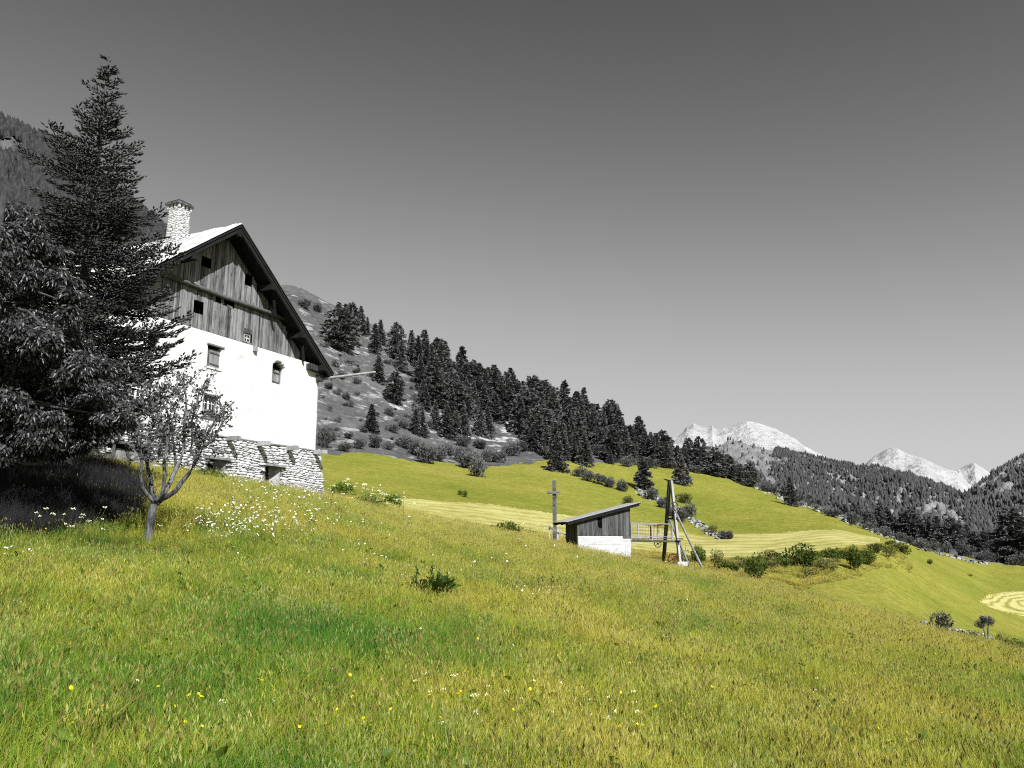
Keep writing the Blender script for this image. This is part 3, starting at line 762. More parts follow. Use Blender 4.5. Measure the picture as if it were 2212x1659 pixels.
for s0, z0, s1, z1 in ((-7.96, 7.14, -7.06, 8.12), (-11.87, 7.16, -11.0, 8.16)):
    w_ = pane_window(s0 + .01, s1 - .01, z0 + .01, z1 - .01, .16, 4, 3)
    mb = MB(); mb.box((s0 - .06, -.035, z1), (s1 + .06, .1, z1 + .07)); mb.build('lintel', MAT['wood_beam'], w_)
    mb = MB(); mb.box((s0 - .08, -.06, z0 - .09), (s1 + .06, .14, z0)); mb.build('sill', MAT['wood_beam'], w_)
    b = MB()                                   # a wrought grille stands in front
    for i in range(1, 4): b.tube([(s0 + (s1 - s0) * i / 4 + .02, .05, z0), (s0 + (s1 - s0) * i / 4 + .02, .05, z1)], .011, 4)
    for i in range(1, 4): b.tube([(s0, .05, z0 + (z1 - z0) * i / 4), (s1, .05, z0 + (z1 - z0) * i / 4)], .011, 4)
    b.build('grille', MAT['metal_dark'], w_)
pane_window(-5.36, -4.94, 11.18, 11.6, SY - .01, 2, 2, leaf=False)
mb = MB(); mb.box((-5.42, SY - .05, 11.62), (-4.88, SY + .02, 11.86)); mb.build('window_hood', MAT['wood_dark'], house)
mb = MB(); mb.box((-5.1, -.16, 10.72), (-4.92, .05, 10.98)); mb.build('joist_end', MAT['wood_pale'], house)

def shutter(s0, s1, z0, z1, y, n=4, straps=(.2, .8), tops=None):
    s_ = MB(); s_.box((s0, y + .03, z0), (s1, y + .05, z1)); sh = s_.build('shutter', MAT['wood_dark'], house)
    for i in range(n):
        a = s0 + (s1 - s0) * i / n; b = s0 + (s1 - s0) * (i + 1) / n
        p = MB(); tt = z1 + random.uniform(-.05, .03)
        p.box((a + .006, y + random.uniform(-.01, .005), z0 + random.uniform(0, .03)), (b - .006, y + .028, tt)); p.build('plank', MAT['wood_siding'], sh)
    for t in straps:
        p = MB(); z = z0 + (z1 - z0) * t; p.bar((s0 + .2, y - .025, z + .01), (s1, y - .025, z - .02), .025, .05); p.build('strap', MAT['wood_dark'], sh)
    return sh
shutter(-7.9, -7.12, 9.42, 10.3, .10)
shutter(-3.6, -2.8, 9.42, 10.22, .3)
mb = MB(); mb.box((-8.0, -.07, 10.42), (-6.98, .3, 10.49)); mb.build('lintel', MAT['wood_beam'], house)
mb = MB(); mb.box((-7.98, -.05, 9.34), (-7.05, .2, 9.415)); mb.build('sill', MAT['plaster'], house)
mb = MB(); mb.box((-11.28, -.04, 10.3), (-10.4, .3, 10.37)); mb.build('lintel', MAT['wood_beam'], house)

# stone base: every stone laid in rough courses, mortar deep behind
ground_s = lambda s: hw(s, .1)
def base_right(z): return .45 + .42 * np.clip((6.4 - z) / 2.4, 0, 1.2)
mb = MB()
mb.box((SL_, .02, 3.0), (-12.4, .45, WB)); mb.box((-10.6, .02, 3.0), (-7.52, .45, WB)); mb.box((-12.4, .02, 5.55), (-10.6, .45, WB)); mb.box((-12.4, .3, 3.0), (-10.6, .45, 5.55))
mb.box((-7.52, .02, 3.0), (-6.4, .45, 4.72)); mb.box((-7.52, .02, 5.3), (-6.4, .45, WB)); mb.box((-7.52, .66, 4.72), (-6.4, .75, 5.3))
mb.box((-6.4, .02, 3.0), (-3.72, .45, WB)); mb.box((-3.72, .02, 3.0), (-2.68, .45, 4.22)); mb.box((-3.72, .02, 5.3), (-2.68, .45, WB)); mb.box((-3.72, .66, 4.22), (-2.68, .75, 5.3))
mb.box((-2.68, .02, 3.0), (.36, .45, WB))
base = mb.build('stone_base', MAT['mortar'], house)
bops = [(-12.4, -10.6, 3.0, 5.55), (-7.52, -6.4, 4.72, 5.3), (-3.72, -2.68, 4.22, 5.3)]
stone_meshes = []
def stone_mesh(seed, mat=None):
    r = random.Random(seed); k = 8; pts = []
    for i in range(k):
        a = 2 * math.pi * (i + .5) / k; x, z = math.cos(a), math.sin(a)
        m_ = max(abs(x), abs(z)); x, z = x / m_, z / m_          # square-ish
        f = r.uniform(.74, 1.0) if abs(abs(x) - abs(z)) < .01 else r.uniform(.84, 1.0)
        pts.append((x * .5 * f, z * .5 * r.uniform(.8, 1.0) * (f * .5 + .5)))
    V = [(x, .5, z) for x, z in pts] + [(x, -.1, z) for x, z in pts] + [(x * .86, -.34 + r.uniform(-.12, .06), z * .84) for x, z in pts] + [(r.uniform(-.15, .15), -.40, r.uniform(-.15, .15))]
    F = []
    for l in (0, 1):
        for i in range(k):
            j = (i + 1) % k; F.append((l * k + j, l * k + i, (l + 1) * k + i, (l + 1) * k + j)[::-1])
    for i in range(k): F.append((2 * k + i, 2 * k + (i + 1) % k, 3 * k))
    me = bpy.data.meshes.new('stone'); me.from_pydata(V, [], F); me.update(); me.materials.append(mat or MAT['stone'])
    return me, V, F
SM = [stone_mesh(i) for i in range(14)]
cands = []
z = 3.55
while z < WB - .03:
    h = random.choice([.05, .065, .08, .09, .11, .14]); h = min(h, WB - z + .03); s = SL_
    while s < base_right(z):
        w_ = random.uniform(1.6, 4.2) * h * random.uniform(.8, 1.3); w_ = min(max(w_, .12), .6)
        s2 = min(s + w_, float(base_right(z + h / 2)) + random.uniform(-.02, .03))
        zz = z + .05 * math.sin(s * 1.7 + z) + random.uniform(-.012, .012); c_s, c_z = (s + s2) / 2, zz + h / 2
        bad = any(s2 > a[0] + .02 and s < a[1] - .02 and zz + h > a[2] + .02 and zz < a[3] - .02 for a in bops)
        if not bad and zz + h > ground_s(c_s) - .1 and s2 - s > .06:
            cands.append((c_s, c_z, s2 - s, h))
        s = s2
    z += h * .96
def lay_stones(cands, parent, nmax, yfun, score, name='stone', mats=SM, rz=None):
    cands = sorted(cands, key=score, reverse=True)
    for i, (cs_, cz_, w_, h_) in enumerate(cands[:nmax]):
        o = add(name, random.choice(mats)[0], parent); o.location = (cs_, yfun(cs_, cz_) + random.uniform(-.02, .02), cz_)
        o.scale = (w_ * .98, random.uniform(.10, .17), h_ * 1.0); o.rotation_euler = (random.uniform(-.06, .06), random.uniform(-.05, .05), random.uniform(-.05, .05))
    V = []; Fq = []; Ft = []
    for cs_, cz_, w_, h_ in cands[nmax:]:
        _, v, f = random.choice(mats); n = len(V); yy = yfun(cs_, cz_) + random.uniform(-.02, .02); tl = random.uniform(-.05, .05)
        V += [(cs_ + x * w_ * .98 , yy + y * .19, cz_ + z_ * h_ + x * w_ * tl) for x, y, z_ in v]
        for q in f: (Fq if len(q) == 4 else Ft).append([n + i for i in q])
    if V:
        o = add('small_stones', mesh_np('small_stones', V, [np.array(Fq), np.array(Ft)], MAT['stone']), parent); o['kind'] = 'stuff'
lay_stones(cands, base, 215, lambda s, z: .0, lambda c: (c[2] * c[3] if c[0] > -8 else c[2] * c[3] * .2))
# corner buttress face turned to the right
c2_ = []
z = 3.4
while z < WB:
    h = random.uniform(.08, .17); y_ = 0
    while y_ < .9:
        w_ = random.uniform(.2, .42); c2_.append((y_ + w_ / 2, z + h / 2, w_, h)); y_ += w_
    z += h * .96
V = []; Fq = []; Ft = []
for cy, cz, w_, h_ in c2_:
    _, v, f = random.choice(SM); n = len(V); xx = float(base_right(cz)) - .06 + random.uniform(-.02, .03)
    V += [(xx - y * .2, cy + x * w_, cz + z_ * h_) for x, y, z_ in v]
    for q in f: (Fq if len(q) == 4 else Ft).append([n + i for i in q])
o = add('corner_stones', mesh_np('corner_stones', V, [np.array(Fq), np.array(Ft)], MAT['stone']), base); o['kind'] = 'stuff'
# ledge between plaster and stones, projecting beam ends whose shadows rake down the wall
mb = MB()
s = SL_
while s < 0:
    l = random.uniform(1.2, 2.2); e = min(s + l, 0); mb.bar((s, -.03, WB + .02 + random.uniform(-.02, .02)), (e, -.03, WB + .02 + random.uniform(-.02, .02)), .12, .06); s = e
mb.build('ledge', MAT['wood_pale'], house)
for s_, L_ in ((-6.38, .72), (-4.36, .7), (-2.25, .66), (-.12, .8), (-8.5, .6), (-10.4, .6)):
    mb = MB(); zb = 6.28 + random.uniform(-.02, .02); t = random.uniform(-.03, .03)
    mb.box((s_ - .12, -L_, zb - .1), (s_ + .1, .35, zb + .1 + t)); mb.build('beam_end', MAT['wood_pale'], house)
# barred cellar windows and the low plank door
for s0, s1, z0, z1, nb in ((-7.5, -6.42, 4.74, 5.28, 4), (-3.7, -2.7, 4.24, 5.28, 3)):
    mb = MB(); mb.box((s0 - .1, -.2, z1), (s1 + .26, .3, z1 + .1)); mb.build('lintel', MAT['wood_pale'], house)
    sp = .62 if nb == 4 else .5
    mb = MB(); mb.box((s0 + .01, .52, z0 + .01), (s0 + (s1 - s0) * sp, .56, z1 - .01)); cw = mb.build('cellar_window', MAT['soffit'], house)
    b = MB()
    for i in range(1, nb): b.tube([(s0 + (s1 - s0) * sp * i / nb, .3, z0), (s0 + (s1 - s0) * sp * i / nb, .3, z1)], .014, 4)
    for i in range(1, 3): b.tube([(s0, .3, z0 + (z1 - z0) * i / 3), (s0 + (s1 - s0) * sp, .3, z0 + (z1 - z0) * i / 3)], .014, 4)
    b.build('window_bars', MAT['metal_dark'], cw)
    # splayed plastered reveal on the right, its shade put into the darker grey
    r_ = MB(); r_.quad((s0 + (s1 - s0) * sp, .58, z0), (s1 + .03, .0, z0), (s1 + .03, .0, z1), (s0 + (s1 - s0) * sp, .58, z1))
    r_.quad((s0, .6, z0 + .005), (s1, .6, z0 + .005), (s1, -.02, z0 + .005), (s0, -.02, z0 + .005)); r_.build('reveal', MAT['stone_grey'], cw)
mb = MB(); mb.box((-12.4, .22, 3.6), (-10.6, .28, 5.5)); door = mb.build('door', MAT['soffit'], house)
for i in range(6):
    p = MB(); a = -12.1 + i * .24; p.box((a + .008, .17, 4.3), (a + .23, .215, 5.28 - .02 * i)); p.build('plank', MAT['wood_siding'], door)
mb = MB(); mb.box((-12.5, -.05, 5.45), (-10.5, .3, 5.6)); mb.box((-12.42, .0, 3.5), (-12.28, .2, 5.45)); mb.build('door_frame', MAT['wood_dark'], door)
mb = MB(); mb.bar((-12.2, .1, 4.78), (-10.7, .1, 4.72), .06, .1); mb.build('cross_bar', MAT['wood_dark'], door)

# wooden gutter pole sticking out past the right eave, with its hook
mb = MB(); mb.tube([(.32, 6.0, 10.35), (.30, 0, 10.33), (.34, -1.4, 10.36), (.36, -3.4, 10.42)], [.09, .085, .075, .05], 8); mb.build('gutter_pole', MAT['wood_pale'], house, smooth=True)
mb = MB(); mb.tube([(.42, -.3, 10.62), (.47, -.42, 10.4), (.4, -.55, 10.22), (.28, -.5, 10.24)], [.03, .03, .035, .02], 6); mb.build('gutter_hook', MAT['wood_pale'], house)

# chimney of small stones on the left slope near the ridge
chc = (-8.42, 1.95); cw_ = .37; cb = 14.6; ct = 17.05
mb = MB(); mb.box((chc[0] - cw_ + .08, chc[1] - cw_ + .08, cb), (chc[0] + cw_ - .08, chc[1] + cw_ - .08, ct)); chim = mb.build('chimney', MAT['mortar'], house)
CV = []; CFq = []; CFt = []; big = []
for side in range(4):
    z = cb
    while z < ct - .02:
        h = random.uniform(.055, .11); u = -cw_
        while u < cw_ - .02:
            w_ = min(random.uniform(.16, .42), cw_ - u); big.append((side, u + w_ / 2, z + h / 2, w_, h)); u += w_
        z += h * .95
vis = [b for b in big if b[0] in (0, 1)]; oth = [b for b in big if b[0] not in (0, 1)]
vis.sort(key=lambda b: -b[3] * b[4])
def ch_place(b):
    side, u, z, w_, h = b; a = side * math.pi / 2; sh = 1 - .12 * (z - cb) / (ct - cb)
    dx, dy = math.sin(a), -math.cos(a)            # side 0 faces the viewer's front, 1 the right
    ex, ey = math.cos(a), math.sin(a); q = (cw_ - .05) * sh; u *= sh; w_ *= sh
    return (chc[0] + dx * q + ex * u, chc[1] + dy * q + ey * u, z), a, w_, h
# the two faces seen are the gable side (0) and the left side (3)
vis = [b for b in big if b[0] in (0, 3)]; oth = [b for b in big if b[0] in (1, 2)]; vis.sort(key=lambda b: -b[3] * b[4])
for b in vis[:85]:
    p, a, w_, h = ch_place(b); o = add('stone', random.choice(SM)[0], chim, p); o.scale = (w_ * 1.0, .2, h * 1.02); o.rotation_euler = (0, random.uniform(-.08, .08), a)
for b in vis[85:] + oth:
    p, a, w_, h = ch_place(b); _, v, f = random.choice(SM); n = len(CV); ca, sa_ = math.cos(a), math.sin(a)
    CV += [(p[0] + x * w_ * ca - y * .2 * sa_, p[1] + x * w_ * sa_ + y * .2 * ca, p[2] + z_ * h * 1.02) for x, y, z_ in v]
    for q in f: (CFq if len(q) == 4 else CFt).append([n + i for i in q])
o = add('small_stones', mesh_np('small_stones', CV, [np.array(CFq), np.array(CFt)], MAT['stone']), chim); o['kind'] = 'stuff'
mb = MB()
for dx in (-.42, -.14, .14, .42):
    for dy in (-.42, .42): mb.box((chc[0] + dx * .8 - .05, chc[1] + dy * .8 - .05, ct), (chc[0] + dx * .8 + .05, chc[1] + dy * .8 + .05, ct + .17))
for dy in (-.14, .14):
    for dx in (-.42, .42): mb.box((chc[0] + dx * .8 - .05, chc[1] + dy * .8 - .05, ct), (chc[0] + dx * .8 + .05, chc[1] + dy * .8 + .05, ct + .17))
mb.build('vent_stone', MAT['stone'], chim)
cap = MB()
for i, (dz, q) in enumerate(((0, .46), (.055, .40))):
    P = [(chc[0] + sx * q + random.uniform(-.05, .05), chc[1] + sy * q + random.uniform(-.05, .05)) for sx, sy in ((-1, -1), (0, -1.05), (1, -1), (1.05, 0), (1, 1), (-1, 1))]
    z0 = ct + .17 + dz
    cap.poly([(x, y, z0 + .05 + .10 * (1 - max(abs(x - chc[0]), abs(y - chc[1])))) for x, y in P]); cap.poly([(x, y, z0) for x, y in P][::-1])
    for k_ in range(6):
        j = (k_ + 1) % 6; cap.quad((*P[k_], z0), (*P[j], z0), (*P[j], z0 + .09), (*P[k_], z0 + .09))
cap.tube([(chc[0] - .1, chc[1] - .2, ct + .3), (chc[0] + .1, chc[1] - .1, ct + .36)], [.16, .1], 6)
cap.build('chimney_cap', MAT['slate'], chim)

# ------------------------------------------------------------------ cableway hut, deck and trestle
SAZ = math.radians(70); W2 = Vector((math.sin(SAZ), math.cos(SAZ), 0)); N2 = Vector((math.cos(SAZ), -math.sin(SAZ), 0))
_r = px_ray(*[(2100 + 1105 / 2.602) * .54004, (1850 + 990 / 2.602) * .54004]); _r = _r / math.hypot(_r[0], _r[1]); Q0 = Vector((_r[0] * 58, _r[1] * 58, 0))
shed = empty('cableway_hut', Q0, math.pi / 2 - SAZ, 'small boarded hut on a pale concrete base with a single sloping roof', 'hut')
DP = 2.0
conc = MB(); conc.box((-4.0, 0, -1.0), (0, .22, 2.02)); conc.box((-.22, .22, -1.2), (0, DP, 2.02)); conc.box((-4.0, DP - .2, -.5), (-.22, DP, 2.02)); conc.box((-4.0, .22, -.6), (-3.8, DP - .2, .9))
cb_ = conc.build('concrete_base', MAT['concrete'], shed)
# board marks of the formwork and a patched panel
for (a, b, z0, z1) in ((-3.1, -.5, 1.45, 1.97), (-1.85, -.48, .2, 1.44), (-3.98, -3.12, .8, 1.97), (-.46, -.02, .1, 1.85)):
    p = MB(); p.box((a, -.018 - random.uniform(0, .012), z0), (b, 0.004, z1)); p.build('concrete_panel', MAT['concrete'], cb_)
def rz_(s): return 2.95 + (s + 4.8) * .247
fr = MB(); fr.box((-3.98, .06, 2.02), (-.02, .1, 3.0)); fr.poly([(-3.98, .08, 3.0), (-.02, .08, 3.0), (-.02, .08, rz_(0) - .12), (-3.98, .08, rz_(-4) - .1)]); fr.box((-3.96, DP - .1, .9), (-.02, DP, 3.0))
wall_s = fr.build('front_wall', MAT['black_void'], shed)
s = -4.0
while s < -.02:
    w_ = random.uniform(.12, .2); s2 = min(s + w_, 0.0)
    cuts = [(2.04 + random.uniform(-.03, .02), rz_((s + s2) / 2) - .1)]
    if s2 > -2.42 and s < -2.18: cuts = [(cuts[0][0], 2.62), (3.3, cuts[0][1])]
    for c0, c1 in cuts:
        if c1 - c0 < .05: continue
        p = MB(); yy = random.uniform(-.02, .01); p.box((s + .006, yy, c0), (s2 - .006, yy + .025, c1)); p.build('plank', MAT['wood_dark'], wall_s)
    s = s2
p = MB(); p.box((-2.42, -.03, 2.58), (-2.16, .03, 2.63)); p.box((-2.43, .06, 2.6), (-2.17, .09, 3.3)); p.build('window_opening', MAT['black_void'], wall_s)
# end wall on the dark left side: vertical boards
y_ = .02
ew = MB(); ew.box((-3.96, .1, .7), (-3.92, DP - .1, 2.95)); ewo = ew.build('end_wall', MAT['black_void'], shed)
while y_ < DP:
    p = MB(); w_ = random.uniform(.14, .2); p.box((-4.02, y_, .75), (-3.99, min(y_ + w_ - .01, DP), rz_(-4) - .1)); p.build('plank', MAT['wood_dark'], ewo); y_ += w_
p = MB(); y_ = .02
rw = MB(); rw.box((-.06, .12, 2.02), (-.03, DP - .1, rz_(0) - .15)); rwo = rw.build('right_wall', MAT['black_void'], shed)
while y_ < DP:
    p = MB(); w_ = random.uniform(.14, .2); p.box((0.0, y_, 2.02), (.025, min(y_ + w_ - .01, DP), rz_(0) - .12)); p.build('plank', MAT['wood_dark'], rwo); y_ += w_
mb = MB(); mb.quad((-4.9, -.35, rz_(-4.9) - .02), (.68, -.35, rz_(.68) - .02), (.68, DP + .35, rz_(.68) - .02), (-4.9, DP + .35, rz_(-4.9) - .02))
P = [(a, b, rz_(a) + c) for c in (-.05, .02) for a in (-4.92, .7) for b in (-.3, DP + .1)]
mb = MB()
for f_ in ((0, 1, 3, 2), (4, 6, 7, 5), (0, 4, 5, 1), (2, 3, 7, 6), (0, 2, 6, 4), (1, 5, 7, 3)): mb.poly([P[i] for i in f_])
rf = mb.build('hut_roof', MAT['soffit'], shed)
mb = MB()
for yb in np.linspace(-.3, DP + .1, 12)[:-1]:
    P = [(a, b, rz_(a) + c) for c in (.022, .05) for a in (-4.95, .75) for b in (yb, yb + .213)]
    m2 = MB()
    for f_ in ((0, 1, 3, 2), (4, 6, 7, 5), (0, 4, 5, 1), (2, 3, 7, 6), (0, 2, 6, 4), (1, 5, 7, 3)): m2.poly([P[i] for i in f_])
    m2.build('roof_board', MAT['wood_pale'], rf)
mb = MB()
for yb in (-.22, .9, DP + .02): mb.bar((-4.85, yb, rz_(-4.85) - .12), (.62, yb, rz_(.62) - .12), .1, .14)
mb.build('roof_beam', MAT['soffit'], shed)
mb = MB(); mb.box((-.62, -.05, 1.88), (.0, .0, 2.03)); mb.build('end_sleeper', MAT['wood_dark'], shed)

# loading deck with railing (moves with the trestle it hangs from: one structure)
deck = empty('loading_deck', Q0, math.pi / 2 - SAZ, 'steel railed loading deck reaching from the hut to the timber trestle', 'deck')
mb = MB(); mb.bar((.03, .05, 1.74), (3.75, .05, 1.66), .12, .14); mb.bar((.03, 1.95, 1.74), (3.75, 1.95, 1.66), .12, .14); mb.build('deck_beam', MAT['metal_dark'], deck)
for i in range(12):
    p = MB(); a = .05 + i * .27; p.box((a, -.02, 1.83), (a + .25, 2.0, 1.88)); p.build('deck_board', MAT['wood_dark'], deck)
mb = MB()
for y_ in (0.0, 1.95):
    mb.bar((.06, y_, 2.93), (3.32, y_, 2.87), .06, .06); mb.bar((.06, y_, 2.02), (3.32, y_, 1.98), .04, .04)
mb.bar((3.32, 0, 2.87), (3.32, 1.95, 2.87), .05, .05)
mb.build('handrail', MAT['metal'], deck)
for s_ in (.06, 1.68, 3.3):
    for y_ in (0.0, 1.95):
        p = MB(); p.box((s_ - .035, y_ - .03, 1.72), (s_ + .035, y_ + .03, 2.92)); p.build('railing_post', MAT['metal'], deck)
mb = MB()
for y_ in (0.0, 1.95):
    for x in np.arange(.16, 3.3, .125): mb.tube([(x, y_, 2.0), (x, y_, 2.9)], .0075, 3, False)
    for z_ in (2.2, 2.42, 2.64): mb.tube([(.06, y_, z_), (3.3, y_, z_)], .005, 3, False)
mb.build('wire_mesh', MAT['metal_dark'], deck)
for s_ in (.5, 2.3):
    p = MB(); p.box((s_ - .04, 1.2, 1.88), (s_ + .04, 1.28, 2.78)); p.build('rust_post', MAT['rust'], deck)
p = MB(); p.bar((2.1, 1.24, 2.76), (3.2, 1.24, 2.8), .05, .06); p.build('rust_rail', MAT['rust'], deck)
def wheel(c, R, ax, spokes, mat, parent, name, hub=.05, rr=.03):
    w_ = MB(); w_.ring(c, R, rr, ax, 24, 6); c = Vector(c); a = Vector(ax).normalized(); u = a.orthogonal().normalized(); v = a.cross(u)
    for i in range(spokes):
        t = 2 * math.pi * i / spokes + .3; w_.tube([c, c + (u * math.cos(t) + v * math.sin(t)) * R], rr * .6, 5)
    w_.tube([c - a * .08, c + a * .08], hub, 8); return w_.build(name, mat, parent, smooth=False)
wheel((2.3, .3, 1.5), .25, (.1, 1, 0), 4, MAT['metal_dark'], deck, 'guide_wheel')

tr = empty('cableway_trestle', Q0 + W2 * 3.75 - N2 * 1.0, math.pi / 2 - SAZ, 'tall timber A-frame trestle with pulley wheel and two long raking props', 'trestle')
def T(s, n, z): return (s - 3.75, -(n + 1.0), z)
def gg(s, n):
    p = Q0 + W2 * s + N2 * n; return float(gz(p.x, p.y))
leg = MB(); leg.bar(T(3.93, -.9, 6.0), T(3.75, .15, .15), .17, .2); leg.build('leg', MAT['wood_pale'], tr)
leg = MB(); leg.bar(T(3.90, -1.08, 6.0), T(3.7, -2.15, gg(3.7, -2.15) - .2), .2, .22); leg.build('leg', MAT['wood_dark'], tr)
b = MB(); b.tube([T(3.95, -.35, 3.55), T(6.05, .1, gg(6.05, .1) - .15)], [.075, .085], 8); b.build('raking_prop', MAT['wood_beam'], tr)
b = MB(); b.tube([T(3.9, -1.5, 3.5), T(6.3, -2.1, gg(6.3, -2.1) - .15)], [.075, .085], 8); b.build('raking_prop', MAT['wood_beam'], tr)
b = MB(); b.bar(T(3.8, .25, 1.68), T(3.78, -2.3, 1.66), .12, .14); b.bar(T(3.5, .2, 1.85), T(4.05, .2, 1.85), .1, .1); b.build('cross_beam', MAT['wood_dark'], tr)
b = MB(); b.bar(T(3.9, -.2, 3.3), T(3.9, -1.8, 3.3), .1, .12); b.build('cross_beam', MAT['wood_dark'], tr)
b = MB(); z0 = gg(3.75, .2); b.box((-.38, -1.5, z0 - .5), (.4, -.85, .27)); b.build('footing_block', MAT['concrete'], tr)
wheel(T(3.6, -.1, 4.12), .30, (.25, 1, 0), 5, MAT['metal_dark'], tr, 'pulley_wheel', .08, .035)
b = MB(); b.bar(T(3.55, -.2, 3.85), T(3.75, -.6, 3.4), .1, .16); b.tube([T(3.5, -.9, 3.1), T(3.52, -.9, 3.5)], [.1, .05], 7); b.build('pulley_bracket', MAT['metal_dark'], tr)
wheel(T(3.28, .05, .45), .36, (.2, 1, 0), 6, MAT['rust'], tr, 'winch_wheel', .07, .05)
b = MB(); b.box((-.75, -1.25, z0 - .3), (-.35, -.8, .2)); b.build('winch_frame', MAT['metal_dark'], tr)

# wooden cross and the bit of fence beside it
cp = hit(1197, 1147, 55, 66)
_rr = px_ray((2100 + 310 / 2.602) * .54004, 1150); _rr = _rr / math.hypot(_rr[0], _rr[1]); cp = Vector((_rr[0] * 62, _rr[1] * 62, 0)); cp.z = float(gz(cp.x, cp.y)) - .1
crs = empty('wayside_cross', cp, math.radians(-28), 'tall weathered wooden cross standing in the meadow behind the hut', 'cross')
zt = 6.2 - cp.z
b = MB(); b.box((-.12, -.1, 0), (.12, .1, zt)); b.build('upright', MAT['wood_beam'], crs)
b = MB(); b.box((-.5, -.16, zt - 1.02), (.52, .0 - .102, zt - .82)); b.bar((-.46, -.13, zt - .88), (.48, -.13, zt - .96), .12, .17); b.build('crossbar', MAT['wood_beam'], crs)
def gp(px, d):
    r = px_ray(px, 1171); r = r / math.hypot(r[0], r[1]); x, y = r[0] * d, r[1] * d; return Vector((x, y, float(gz(x, y))))
fp = [gp(1187, 60.5), gp(1205, 60.0), gp(1235, 59.6)]
fence = empty('rail_fence', fp[0], 0, 'short weathered post and rail fence between the cross and the hut', 'fence')
zr_ = [2.75, 2.5, 2.35]
for i, (q, w_) in enumerate(zip(fp[:2], (.05, .07))):
    b = MB(); L = q - fp[0]; b.box((L.x - w_, L.y - .07, L.z - .3), (L.x + w_, L.y + .07, (2.95, 2.55)[i] - fp[0].z + .0)); b.build('fence_post', MAT['wood_pale'], fence)
b = MB(); b.bar(fp[0] - fp[0] + Vector((0, -.1, 2.72 - fp[0].z)), fp[1] - fp[0] + Vector((0, -.1, 2.4 - fp[0].z)), .06, .14)
b.bar(fp[1] - fp[0] + Vector((0, -.1, 2.45 - fp[0].z)), fp[2] - fp[0] + Vector((0, -.1, 2.35 - fp[0].z)), .05, .09); b.build('rail', MAT['wood_pale'], fence)

# ------------------------------------------------------------------ vegetation builders
def frames(dirs, rolls):
    d = dirs / np.linalg.norm(dirs, axis=1)[:, None]
    up = np.where(np.abs(d[:, 2:3]) > .95, np.array([[1., 0, 0]]), np.array([[0, 0, 1.]]))
    x = np.cross(d, up); x /= np.linalg.norm(x, axis=1)[:, None]; y = np.cross(x, d)
    c, s = np.cos(rolls)[:, None], np.sin(rolls)[:, None]
    return x * c + y * s, d, y * c - x * s           # side, along, normal
def place(tv, tf, P, D, S, roll=None, rng=RNG, wid=1.0):
    """copies template (tv verts: x side, y along, z normal) to positions P along D with sizes S"""
    n = len(P); roll = rng.uniform(0, 6.28, n) if roll is None else roll
    X, Y, Z = frames(D, roll); S = np.broadcast_to(np.asarray(S, float), (n,))[:, None]
    V = (P[:, None] + X[:, None] * (tv[None, :, 0:1] * S[:, None] * wid) + Y[:, None] * (tv[None, :, 1:2] * S[:, None]) + Z[:, None] * (tv[None, :, 2:3] * S[:, None] * wid))
    F = tf[None] + (np.arange(n) * len(tv))[:, None, None]
    return V.reshape(-1, 3), F.reshape(-1, tf.shape[1])
SPIN = np.array([(0, 0, 0), (.13, .45, 0), (0, .45, .13), (-.13, .45, 0), (0, .45, -.13), (0, 1, 0)], float)
SPINF = np.array([(0, 2, 1), (0, 3, 2), (0, 4, 3), (0, 1, 4), (5, 1, 2), (5, 2, 3), (5, 3, 4), (5, 4, 1)])
LEAF = np.array([(0, 0, 0), (.2, .38, .05), (0, .45, -.03), (-.2, .38, .05), (.12, .75, 0), (-.12, .75, 0), (0, 1, -.1)], float)
LEAFF = np.array([(0, 1, 2), (0, 2, 3), (1, 4, 2), (2, 5, 3), (2, 4, 6), (2, 6, 5)])
TRI2 = np.array([(-.32, 0, 0), (.32, .1, 0), (.1, 1, .1), (-.25, .8, -.05)], float)
TRI2F = np.array([(0, 1, 2, 3)])
def nrm(v): return v / (np.linalg.norm(v, axis=1)[:, None] + 1e-9)

